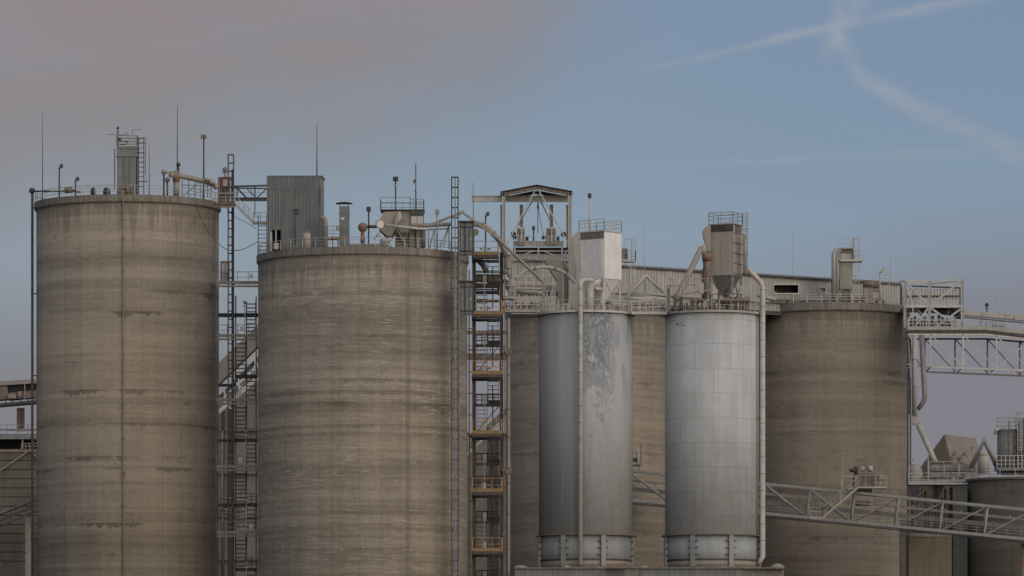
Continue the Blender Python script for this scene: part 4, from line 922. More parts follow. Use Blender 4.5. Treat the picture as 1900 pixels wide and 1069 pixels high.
# dusty machinery between orange tower and first metal silo
def machine_deck():
    Y = 643; t = thing('pump_platform', 'dust covered platform of pipes and railings left of the white filter', 'platform', (X(970, Y), Y, Z(580, Y)))
    m = MB(); a, b = X(928, Y), X(1014, Y); z = Z(575, Y); m.box((a, Y - .9, z - .35), (b, Y - .8, z)); m.box((a, Y - .8, z - .12), (b, Y + 3, z)); m.build('deck', 'beige', t)
    m = MB(); m.rail([(a + .1, Y - .85, z), (b, Y - .85, z)], 1.25, .72, .042, (.4, .7)); m.rail([(a + .1, Y + 2.8, z), (b, Y + 2.8, z)], 1.2, 1.2, .04, (.5,)); m.build('handrail', 'dwhite', t)
    m = MB(); z = Z(549, Y); m.box((X(927, Y), Y - .2, z - .35), (X(957, Y), Y + 2, z)); m.build('upper_deck', 'beige', t)
    m = MB()
    for px, h in ((936, 40), (944, 32), (952, 46)): m.bar((X(px, Y), Y + .2, z), (X(px, Y), Y + .2, Z(575 - 26 - h, Y)), .1)
    m.rail([(X(927, Y), Y - .2, z), (X(957, Y), Y - .2, z)], 1.15, .7, .04, (.5,)); m.build('upper_handrail', 'dwhite', t)
    m = MB(); m.lathe(pt(948, 549, Y + .6), [(.35, 0), (.35, .3), (.62, .9), (.62, 1.5), (.3, 1.9), (.2, 2.2)], 16); m.build('cyclone_vessel', 'beige', t)
    m = MB(); m.tube(smooth(xp([(940, 519), (932, 524), (926, 534), (926, 548)], Y + .5)), .18, 8); m.build('side_pipe', 'tan', t)
    m = MB(); m.box((X(932, Y), Y - .3, Z(507, Y)), (X(949, Y), Y + 1.5, Z(503, Y))); m.build('cover_plate', 'tan', t)
    m = MB()
    for i, px in enumerate((962, 976, 990, 1026, 1030)): m.bar((X(px, Y), Y + 1, Z(575, Y)), (X(px, Y), Y + 1, Z(518 - (i % 2) * 4, Y)), .11)
    m.bar(pt(955, 513, Y + 1), pt(1026, 511, Y + 1), .11)
    for py in (524, 534, 545, 556, 566): m.bar(pt(950, py, Y + 1), pt(1012, py + 1.5, Y + 1), .13 if py % 2 else .2)
    m.build('pipe_rack', 'dwhite', t)
    m = MB()
    random.seed(3)
    for i in range(16):
        px = 934 + i * 4.8; h = random.uniform(5, 16); m.box((X(px, Y), Y + random.uniform(.3, 1.5), Z(575, Y)), (X(px + random.uniform(2, 4.5), Y), Y + 2.2, Z(575 - h, Y)))
    for i in range(5): px = 938 + i * 15; m.tube([pt(px, 565 - (i % 2) * 5, Y + .2), pt(px + 9, 565 - (i % 2) * 5, Y + .2)], .22, 10)
    m.build('pump', 'beige', t)
    m = MB(); m.tube([pt(957, 540, Y + .8), pt(1010, 544, Y + .8)], .24, 10); m.build('header_pipe', 'beige', t)
    m = MB(); m.pbox(953, 530, 1034, 539, Y + 2.5, .3); m.build('cross_girder', 'tan', t)
    m = MB()
    for k in range(11): m.pbox(958 + k * 7.3, 541, 962.5 + k * 7.3, 549, Y + 2.6, .2)
    m.build('cable_slot', 'dsteel', t)
    m = MB(); m.bar((X(931, Y), Y + 1, Z(1480, Y)), (X(931, Y), Y + 1, Z(576, Y)), .2); m.build('leg', 'bsteel', t)
machine_deck()
Y = 646
t = thing('arched_pipe', 'beige pipe arching over the dusty platform towards the white filter', 'pipe', pt(958, 522, Y))
cp = smooth(xp([(957, 519), (967, 508), (980, 501), (996, 497), (1014, 496), (1034, 500), (1048, 507), (1060, 517), (1067, 524)], Y), 5)
MB().tube(cp, .2, 10).build('pipe', 'cream', t)
m = MB()
for i in (14, 24, 31): d = (cp[i + 1] - cp[i]).normalized(); m.tube([cp[i] - d * .06, cp[i] + d * .06], .27, 10)
m.build('flange', 'bsteel', t)
m = MB(); m.bar(pt(1044.5, 506, Y), pt(1044.5, 575, Y), .13); m.build('prop', 'cream', t)

# ------------------------------------------------------------------ crane canopy on the head house
def canopy():
    Y = 690; t = thing('head_house', 'pale corrugated head house beneath the open crane canopy', 'building', (X(1000, Y), Y, z6))
    m = MB(); m.corr((X(949, Y), Y), (X(1090, Y), Y), Z(583, Y), Z(484, Y), .33, .06); m.corr((X(949, Y), Y + 6), (X(949, Y), Y), Z(583, Y), Z(484, Y), .33, .06); m.box((X(951, Y), Y + .2, Z(583, Y)), (X(1090, Y), Y + 6, Z(486, Y))); m.build('wall', 'siding2', t)
    m = MB(); m.csheet(pt(946, 485, Y - .3), pt(1090, 485, Y - .3), pt(1090, 471.5, Y + 2), pt(946, 471.5, Y + 2), .33, .07); m.build('roof', 'siding2', t)
    m = MB(); m.bar(pt(960, 481, Y - .6), pt(1008, 484.5, Y - .6), .12); m.bar(pt(1050, 488, Y - .5), pt(1062, 488, Y - .5), .1); m.build('gutter', 'dsteel', t)
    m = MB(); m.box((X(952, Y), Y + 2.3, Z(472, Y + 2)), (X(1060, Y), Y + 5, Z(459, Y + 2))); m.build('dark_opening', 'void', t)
    m = MB(); yy = Y + 1.9
    for px in (955, 999, 1043): m.bar(pt(px, 474, yy), pt(px, 457, yy), .18)
    m.bar(pt(955, 466, yy), pt(1060, 466, yy), .12); m.bar(pt(968, 474, yy), pt(992, 465, yy), .1); m.bar(pt(1006, 465, yy), pt(1030, 474, yy), .1); m.bar(pt(1046, 473, yy), pt(1060, 458, yy), .1); m.build('frame', 'galv', t)
    m = MB(); m.corr((X(952, yy), yy - .1), (X(1046, yy), yy - .1), Z(458, yy), Z(447.5, yy), .33, .06); m.build('upper_band', 'siding2', t)
    t = thing('crane_canopy', 'open gabled steel canopy with crane beam sticking out left', 'canopy', (X(996, Y), Y, Z(480, Y)))
    for px, yy, w in ((934.5, Y, .42), (1057.5, Y, .42), (930.5, Y + 5, .3), (1053.5, Y + 5, .32)):
        m = MB(); m.ibeam((X(px, Y), yy, Z(505 if px < 1000 else 474, Y)), (X(px, Y), yy, Z(357 if yy == Y else 372, Y)), w, w, .06); m.build('column', 'galv' if yy == Y else 'tan', t)
    rf = MB(); a, b, c = pt(929, 356, Y - .3), pt(996, 343, Y - .3), pt(1061.5, 355, Y - .3); dd = Vector((0, 5.8, .12)); th = Vector((0, 0, .12))
    rf.csheet(a, a + dd, b + dd, b, .4, .06); rf.csheet(b, b + dd, c + dd, c, .4, .06); rf.build('roof', 'dsteel', t)
    m = MB()
    for yy in (Y, Y + 5):
        s = Vector((0, yy - Y, -.32)); m.ibeam(a + s + Vector((.2, .3, 0)), b + s + Vector((0, .3, 0)), .2, .42, .06); m.ibeam(b + s + Vector((0, .3, 0)), c + s + Vector((-.2, .3, 0)), .2, .42, .06)
    m.build('rafter', 'bsteel', t)
    m = MB(); m.bar(a + Vector((0, 0, -.1)), a + Vector((0, 5.8, -.1)), .1, .35); m.bar(c + Vector((0, 0, -.1)), c + Vector((0, 5.8, -.1)), .1, .35); m.build('eave_beam', 'dsteel', t)
    m = MB(); m.ibeam(pt(875, 369, Y + 2.6), pt(1056, 369, Y + 2.6), .35, .76, .1); m.build('crane_beam', 'galv', t)
    m = MB(); m.bar(pt(993, 353, Y), pt(939, 456, Y), .14); m.bar(pt(1000, 354, Y), pt(1056, 456, Y), .14); m.bar(pt(997, 360, Y + 5), pt(1022, 412, Y + 5), .15); m.bar(pt(992, 366, Y + 5), pt(960, 420, Y + 5), .12); m.build('brace', 'galv', t)
    m = MB(); m.tube([pt(998, 374, Y + 2.6), pt(998, 432, Y + 2.6)], .05, 5); m.tube(smooth([pt(999, 374, Y + 2.6), pt(1001, 400, Y + 2.6), pt(1008, 436, Y + 2.6)]), .035, 5); m.box((X(996.5, Y), Y + 2.4, Z(383, Y)), (X(999.8, Y), Y + 2.8, Z(377, Y))); m.build('hoist_chain', 'dsteel', t)
    for k, (px, lab) in enumerate(((967.5, 'left of two fan units on posts beneath the open crane canopy'), (1023.5, 'right of two fan units on posts beneath the open crane canopy'))):
        t = thing('fan_unit', lab, 'fan', (X(px, Y), Y, Z(450, Y)), 'fan units under the crane canopy')
        m = MB(); m.box((X(px - 3.2, Y), Y + 3, Z(426, Y)), (X(px + 3.2, Y), Y + 3.6, Z(375, Y))); m.build('duct', 'bsteel', t)
        m = MB(); q = 8 if k == 0 else 10; m.box((X(px - q, Y), Y + 1.5, Z(452, Y)), (X(px + q - 2, Y), Y + 3.4, Z(421, Y))); m.box((X(px - q - 1, Y), Y + 1.3, Z(430, Y)), (X(px + q - 1, Y), Y + 1.5, Z(428, Y))); m.build('housing', 'tan', t)
        m = MB(); m.pbox(px - 4, 421, px + 3.6, 425.5, Y + 1, .2); m.bar(pt(px, 425, Y + 1.1), pt(px, 449, Y + 1.1), .14); m.build('bracket', 'cream', t)
        m = MB(); m.tube([pt(px + q - 1, 443, Y + 2), pt(px + q + 5, 443, Y + 2)], .26, 10); m.tube([pt(px - q - 8, 441, Y + 2), pt(px - q - 1, 441, Y + 2)], .22, 10); m.sphere(pt(px - 15 if k == 0 else px + 22, 435, Y + 2.5), .35, 8); m.build('motor', 'dsteel', t)
        m = MB(); m.rail([pt(px - 20, 448, Y + .9), pt(px - 6, 448, Y + .9)], .75, .5, .03, ()); m.rail([pt(px + 7, 448, Y + .9), pt(px + 27, 448, Y + .9)], .65, .5, .03, ()) ; m.build('guard_rail', 'galv', t)
canopy()
flood(990, 426, Z(450, 692), 692, 'small dark lamp pole between the two fan units under the canopy', 'back', 0, 'dsteel', .35)
Y = 655
t = thing('round_back_vessel', 'grey round shouldered duct vessel left of the white filter', 'vessel', pt(1050, 575, Y))
m = MB(); q = [(1055, 580), (1055, 462), (1057, 448), (1062, 438), (1070, 431), (1078, 430), (1078, 580)]
f = [pt(a, b, Y) for a, b in q]; m.hexa(f[::-1], [p + Vector((0, 3, 0)) for p in f[::-1]]); m.build('shoulder', 'beige', t)
q = [(1031, 580), (1033, 520), (1010, 482), (1016, 478), (1036, 482), (1048, 489), (1056, 500), (1058, 580)]
m = MB(); f = [pt(a, b, Y + 1) for a, b in q]; m.hexa(f[::-1], [p + Vector((0, 2.6, 0)) for p in f[::-1]]); m.build('lower_duct', 'tan', t)
MB().tube([pt(1067, 440, Y - .6), pt(1067, 520, Y - .6)], .06, 6).build('side_tube', 'beige', t)

# ------------------------------------------------------------------ metal silos
def metal_silo(key, cx, mat, label, cols):
    Y = 642; r = 87 * Y / FP; c = (X(cx, Y), Y); zt = EYE + (YH - 575) * (Y - r) / FP; TOP[key] = (c[0], Y, zt, r)
    zr = EYE + (YH - 991) * (Y - r) / FP; zb = EYE + (YH - 1050) * (Y - r) / FP
    t = thing('metal_silo', label, 'silo', (c[0], Y, zb), 'slim painted metal silos')
    sh = MB(); sh.lathe((c[0], Y, 0), [(r, zr), (r, zt - .25)], 96); o = sh.build('shell', mat, t)
    m = MB(); m.lathe((c[0], Y, 0), [(r - .1, zb), (r - .02, zb), (r - .02, zr)], 96); m.build('skirt', 'skirt_' + key, t)
    m = MB(); m.ring(c, r - .05, r + .42, zr - .07, zr + .05, 96); m.build('stiffener_ring', 'bsteel', t)
    m = MB(); m.ring(c, r - .05, r + .16, zr - 2.86, zr - 2.74, 96); m.build('lower_ring', 'dsteel', t)
    m = MB(); m.lathe((c[0], Y, 0), [(r + .01, zb), (r + .01, zr - 2.86)], 96); m.build('dusty_foot', 'tan', t)
    m = MB(); m.ring(c, r - .3, r + .3, zt - .06, zt, 96); m.ring(c, r + .22, r + .3, zt - .25, zt - .06, 96); m.lathe((c[0], Y, 0), [(r - .2, zt - .1), (r - .3, zt)], 64); rw_ = m.build('roof_walkway', 'dwhite' if key == '3' else 'beige', t)
    m = MB(); m.crail(c, r + .22, zt, 1.15, 26, .035, (.5,), 64); m.build('handrail', 'dwhite' if key == '3' else 'beige', rw_)
    for a in cols:
        an = R(a); ux, uy = math.cos(an), math.sin(an); o = Vector((c[0] + ux * (r + .22), c[1] + uy * (r + .22), 0)); tg = Vector((-uy, ux, 0)); n = Vector((ux, uy, 0))
        m = MB(); p = [o + tg * .27 - n * .2, o - tg * .27 - n * .2, o - tg * .27 + n * .1, o + tg * .27 + n * .1]
        m.hexa([q + Vector((0, 0, zb - .3)) for q in p], [q + Vector((0, 0, zr - .07)) for q in p]); m.build('column', 'silocol', t)
        m = MB()
        for k in range(3):
            zz = zr - .65 - k * .78
            for sg in (-1, 1): e = o + tg * (.27 * sg) - n * .08; m.hexa([e + Vector((0, 0, zz - .2)), e + tg * (.16 * sg) + Vector((0, 0, zz - .12)), e + tg * (.16 * sg) + n * .1 + Vector((0, 0, zz - .12)), e + n * .1 + Vector((0, 0, zz - .16))], [e + Vector((0, 0, zz)), e + tg * (.5 * sg) + Vector((0, 0, zz)), e + tg * (.5 * sg) + n * .1 + Vector((0, 0, zz)), e + n * .1 + Vector((0, 0, zz))])
        m.build('bracket', 'dsteel', t)
    m = MB(); m.ring(c, r - .3, r + .45, zb - .3, zb, 64); m.build('base_ring', 'bsteel', t)
    return t
M['skirt_3'] = worn('old_skirt_paint', (.20, .21, .215), (.29, .285, .27), .6, 0, .5, .5, .4)
M['skirt_4'] = worn('pale_skirt_paint', (.25, .265, .265), (.33, .335, .325), .6, 0, .5, .4, .2)
M['silocol'] = worn('grey_column_paint', (.20, .205, .20), (.26, .26, .245), .6, 0, .8, .4, .3)
s3 = metal_silo('3', 1087, 'shell_old', 'left slim metal silo with peeling cream and blue grey paint', [-90 - 28, -90 + 20, -90 + 76, -90 - 75, 30, 80, 130])
s4 = metal_silo('4', 1321, 'shell_new', 'right slim metal silo with clean pale grey panelled paint', [-90 - 25, -90 + 21, -90 + 76, -90 - 74, 30, 80, 130])
z3 = TOP['3'][2]; z4 = TOP['4'][2]
def seg_pipe(px, py0, py1, r, label, mat, extra=None, bottom=None, step=62):
    Y = 642 - 5.9; pts = [pt(px, py1, Y)] + [pt(px, py0, Y)]
    if px > 1400: Y = 640; pts = [pt(px, py1, Y), pt(px, py0, Y)]
    t = thing('down_pipe', label, 'pipe', pts[0], 'fat down pipes of the metal silos')
    if bottom: pts = [pt(bottom[0], bottom[1], Y)] + pts
    if extra: pts = pts + smooth([pt(a, b, Y + c) for a, b, c in extra], 4)
    MB().tube(pts, r, 14).build('pipe', mat, t)
    m = MB(); py = py0 + 6
    while py < py1: m.ring((X(px, Y), Y), r - .02, r + .03, Z(py + .8, Y), Z(py - .8, Y), 14); py += 31
    m.build('joint', 'tan', t)
    m = MB()
    for py in (582, 775, 991): m.bar(pt(px - 5.5, py, Y), pt(px + 5.5, py, Y), .12, .12); m.bar(pt(px, py, Y), pt(px - (0 if px < 1400 else 9), py, Y + (.8 if px < 1400 else .3)), .12)
    m.build('clamp', 'bsteel', t)
seg_pipe(1077, 530, 1048, .26, 'cream down pipe on the front of the peeling silo', 'cream', [(1077, 527, 0), (1080, 521, .2), (1090, 519, .6), (1100, 520, 1.2)])
seg_pipe(1415, 532, 1033, .30, 'cream down pipe along the right side of the clean metal silo', 'cream', [(1411, 523, 0), (1396, 508, 0), (1385, 497, .3)], (1407, 1047))

# ------------------------------------------------------------------ rotated box filters on the metal silos
def rb(cx, cy, a):
    ca, sa = math.cos(a), math.sin(a)
    return lambda x, y, z: Vector((cx + x * ca - y * sa, cy + x * sa + y * ca, z))
def bagfilter(name_label, pxc, Y, w, d, ang, py_top, py_bot, zroof, mats, hop_py, key, doors):
    """corner nearest the viewer stands at pixel column pxc"""
    a = -R(ang); nx, ny = X(pxc, Y), Y
    cx = nx - (w / 2 * math.cos(a) + d / 2 * math.sin(a)); cy = ny - (w / 2 * math.sin(a) - d / 2 * math.cos(a))
    q = rb(cx, cy, a); t = thing('dust_filter', name_label, 'dust filter', (cx, cy, zroof), 'bag filters on the silo roofs')
    zt, zb, zl = Z(py_top, Y), Z(py_bot, Y), Z(py_top + 14, Y)
    def rbox(m, x0, x1, y0, y1, za, zb_): return m.hexa([q(x0, y0, za), q(x1, y0, za), q(x1, y1, za), q(x0, y1, za)], [q(x0, y0, zb_), q(x1, y0, zb_), q(x1, y1, zb_), q(x0, y1, zb_)])
    W, D = w / 2, d / 2
    m = MB(); rbox(m, -W, W, -D, D, zb, zl if key == '4' else zt - .85)
    if key == '3': rbox(m, W - .02, W + .02, -D, D, zb, zt - .1); rbox(m, -W + .15, W - .25, -D - .06, -D, zb + .25, zt - 1.15)
    else:
        for k in range(7): x = -W + .15 + k * (w - .3) / 6; rbox(m, x - .025, x + .025, -D - .02, -D, zb, zl)
        rbox(m, W, W + .05, -D, -D + .5, zb, zt - .1)
    m.build('body', mats[0], t)
    if key == '3': m = MB(); rbox(m, -W + .14, -W + .3, -D - .1, -D - .06, zb + .9, zt - 1.3); m.build('access_strip', 'cream', t)
    m = MB(); rbox(m, -W + .12, W - .04, -D + .1, D - .1, zt - .85, zt - .06); m.build('plenum', mats[1], t)
    m = MB()
    for k in range(9): x = -W + .25 + k * (w - .5) / 8; m.bar(q(x, -D - .02, zt - .85), q(x, -D - .02, zt - .08), .09); m.bar(q(x, -D - .05, zt - .3), q(x + .2, -D - .05, zt - .75), .06)
    m.build('pulse_valves', 'dsteel' if key == '4' else 'bsteel', t)
    m = MB(); rbox(m, -W - .08, W + .1, -D - .1, D + .1, zt - .06, zt + .08); m.build('roof_deck', mats[2], t)
    m = MB(); zr = zt + .08; P = [q(-W, -D, zr), q(W, -D, zr), q(W, D, zr), q(-W, D, zr), q(-W, -D, zr)]
    m.rail(P, 1.25, 1.2, .032, (.36, .7)); m.build('handrail', mats[3], t)
    m = MB(); hw = .28; hz = Z(hop_py, Y)
    m.hexa([q(-hw, -hw, hz), q(hw, -hw, hz), q(hw, hw, hz), q(-hw, hw, hz)], [q(-W + .1, -D + .1, zb), q(W - .1, -D + .1, zb), q(W - .1, D - .1, zb), q(-W + .1, D - .1, zb)]); m.build('hopper', mats[4], t)
    m = MB(); m.tube([(cx, cy, zroof), (cx, cy, hz)], .26, 10); m.tube([(cx - .5, cy, (zroof + hz) / 2), (cx + .6, cy, (zroof + hz) / 2)], .3, 10); m.build('rotary_valve', mats[4], t)
    for sx in (-1, 1):
        for sy in (-1, 1): m = MB(); m.bar(q(sx * (W - .1), sy * (D - .1), zroof), q(sx * (W - .1), sy * (D - .1), zb), .2); m.build('leg', mats[3] if key == '3' else 'steel', t)
    m = MB(); zq = zroof + (zb - zroof) * .48
    for (x0, y0, x1, y1) in ((-W, -D, W, -D), (W, -D, W, D)):
        m.bar(q(x0, y0, zb - .1), q((x0 + x1) / 2, (y0 + y1) / 2, zq), .09); m.bar(q(x1, y1, zb - .1), q((x0 + x1) / 2, (y0 + y1) / 2, zq), .09)
        if key == '4': m.bar(q(x0, y0, zroof), q((x0 + x1) / 2, (y0 + y1) / 2, zq), .09); m.bar(q(x1, y1, zroof), q((x0 + x1) / 2, (y0 + y1) / 2, zq), .09); m.bar(q(x0, y0, zq), q(x1, y1, zq), .09)
    m.build('cross_brace', 'cream' if key == '3' else 'steel', t)
    return t, q, W, D, zt, zb
t, q, W, D, zt, zb = bagfilter('white boxy filter on top of the peeling metal silo', 1121, 637.5, 3.65, 3.1, 40, 428, 516, z3, ['white', 'beige', 'dwhite', 'dwhite', 'white'], 562, '3', 0)
yy = 641
m = MB(); m.box((X(1153, yy), yy, Z(486, yy)), (X(1180, yy), yy + 1.3, Z(482.5, yy))); m.bar(pt(1156, 486, yy), pt(1172, 499, yy), .08); m.bar(pt(1178, 486, yy), pt(1168, 498, yy), .1); m.build('side_platform', 'beige', t)
m = MB(); m.rail([pt(1155, 483, yy), pt(1179, 483, yy), pt(1179, 483, yy + 1.3)], 1.1, .45, .035, (.35, .7)); m.ladder(X(1176, yy), yy + .6, Z(483, yy), Z(443, yy), .5, None, .035); m.bar(pt(1158, 483, yy), pt(1160, 444, yy), .06); m.bar(pt(1158, 444, yy), pt(1179, 444, yy), .05); m.build('side_handrail', 'beige', t)
m = MB(); m.pbox(1153, 461, 1165, 480, yy + .1, .7); m.tube(xp([(1163, 480), (1163, 462)], yy - .1), .12, 8); m.build('control_cabinet', 'steel', t)
m = MB(); yq = 638.4; m.tube([pt(1094, 580, yq), pt(1094, 544, yq)] + smooth(xp([(1094, 540), (1097, 532), (1106, 528), (1120, 528)], yq), 5), .52, 18); m.build('outlet_elbow', 'cream', t)
m = MB(); m.tube([pt(1112, 528, yq - .4), pt(1112, 528, yq + 1.5)], .62, 18); m.build('fan_housing', 'white', t)
rod(1159.5, 555, z3, 645, 'short cream post beside the hopper of the white filter', .1, 'cream')
flood(1094, 366, Z(428, 638), 639.5, 'white lamp pole on the roof of the white boxy filter', 'back', 0, 'dwhite', .42, 'dsteel')
m = MB()
random.seed(11)
for i in range(22):
    an = R(200 + random.random() * 140); rr = random.uniform(2.2, 4.5); x = TOP['3'][0] + rr * math.cos(an); y = 642 + rr * math.sin(an); h = random.uniform(.4, 1.1)
    m.box((x - .2, y - .2, z3), (x + random.uniform(.1, .4), y + .2, z3 + h))
m.tube([(X(1130, 640), 638, z3 + .9), (X(1166, 640), 639, z3 + .7)], .2, 8)
t = thing('roof_machinery', 'dusty valves and boxes on the roof below the white filter', 'machinery', (TOP['3'][0], 642, z3)); m.build('roof_valve', 'beige', t)

t, q, W, D, zt, zb = bagfilter('tan ribbed filter with cone hopper on the clean metal silo', 1360, 637.5, 2.95, 2.7, 25, 415, 510, z4, ['warm', 'bsteel', 'tan', 'tan', 'steel'], 548, '4', 0)
yy = 637
m = MB()
q_ = [(1319, 419), (1312, 420), (1306, 424), (1303.5, 431), (1305, 440), (1309, 452), (1313, 466), (1319, 466)]
f = [pt(a, b, yy + .6) for a, b in q_]; m.hexa(f[::-1], [p + Vector((0, 1.3, 0)) for p in f[::-1]]); m.build('inlet_elbow', 'tan', t)
m = MB(); m.ladder(X(1383, yy), yy + .8, Z(505, yy), Z(393, yy), .5, 1.4, .035); m.build('caged_ladder', 'tan', t)
m = MB(); m.tube(xp([(1382, 508), (1382, 436)], yy + 1.6), .26, 12); m.build('side_duct', 'beige', t)
m = MB()
for k in range(5): zz = Z(430 + k * 19, yy); m.bar(q(W + .06, -D, zz), q(W + .06, D, zz), .06)
m.build('stiffener', 'bsteel', t)
t = thing('transfer_pipe', 'steep beige pipe with sharp elbow left of the tan filter', 'pipe', pt(1255, 550, 637))
MB().tube(xp([(1253, 556), (1260, 545), (1302, 459)], 637), [.42, .34, .34], 14).build('sloping_pipe', 'tan', t)
MB().tube(xp([(1301, 457), (1309, 473)], 637), .32, 14).build('elbow', 'tan', t)
MB().tube(xp([(1311.5, 472), (1311.5, 495), (1310, 520), (1310, 556)], 637.3), [.5, .42, .36, .36], 16).build('drop_pipe', 'bsteel', t)
MB().tube(xp([(1311.5, 468), (1311.5, 484)], 637.2), .53, 16).build('rusty_collar', 'rust', t)
t = thing('equipment_frame', 'dusty pipe frame with control cabinet at the left of the clean silo roof', 'frame', (X(1270, 636.5), 636.5, z4))
m = MB(); y_ = 636.5
for px, top in ((1237, 532), (1243, 528), (1289, 516), (1314, 516), (1321, 512)): m.bar((X(px, y_), y_ + .5, z4), pt(px, top, y_ + .5), .12)
m.bar(pt(1237, 531, y_ + .5), pt(1290, 528, y_ + .5), .12); m.bar(pt(1289, 517, y_ + .5), pt(1318, 517, y_ + .5), .1); m.bar(pt(1245, 549, y_ + .5), pt(1318, 538, y_ + .5), .14, .2); m.build('frame', 'tan', t)
m = MB(); m.pbox(1237, 534, 1242, 575, y_ + .6, .5); m.build('cabinet', 'steel', t)
m = MB()
random.seed(5)
for i in range(14): px = 1250 + i * 10.2; m.pbox(px, 572 - random.uniform(10, 22), px + random.uniform(4, 8), 574, y_ + random.uniform(.4, 3), .8)
m.tube(xp([(1330, 560), (1392, 556)], y_ + .8), .22, 8); m.tube(xp([(1290, 562), (1322, 547)], y_ + .8), .2, 8); m.build('valve', 'bsteel', t)
m = MB(); m.pbox(1297, 525, 1306, 545, y_ + .3, .6); m.pbox(1372, 530, 1378, 546, y_ + .8, .5); m.build('control_box', 'beige', t)
flood(1303, 503, z4, 640, 'tiny lamp on a thin post left of the tan filter body', 'tilt', mat='steel', hw=.3)
# walkway bridge between metal silos, with A-frame pipes
Y = 639
t = thing('walkway_bridge', 'dust white railed walkway bridging the two metal silos', 'walkway', pt(1205, 583, Y))
zw = Z(579, Y); a, b = X(1172, Y), X(1237, Y)
MB().box((a, Y - .6, zw - .3), (b, Y + 1, zw)).build('deck', 'dwhite', t)
m = MB(); m.rail([(a, Y - .55, zw), (b, Y - .55, zw + .15)], 1.2, .75, .045, (.35, .68)); m.rail([(a, Y + .95, zw), (b, Y + .95, zw + .15)], 1.2, .95, .045, (.5,)); m.build('handrail', 'dwhite', t)
t = thing('inverted_v_pipe', 'pale inverted V pipe above the walkway between the metal silos', 'pipe', pt(1160, 555, Y))
m = MB(); m.tube([pt(1159, 556, Y + 1), pt(1199, 511.5, Y + 1.5), pt(1231, 543, Y + 2)], .17, 10); m.build('pipe', 'cream', t)
m = MB(); m.tube([pt(1165, 553, Y + 1.2), pt(1212, 556, Y + 1.2)], .22, 10); m.build('lower_pipe', 'dwhite', t)
m = MB()
for i in range(6): m.pbox(1176 + i * 9, 556, 1182 + i * 9, 566 + (i % 2) * 5, Y + 2, .6)
m.build('pipe_fitting', 'beige', t)
rod(1196, 405, z6, 700, 'pale thin rod rising behind the inverted V pipe', .03, 'galv')

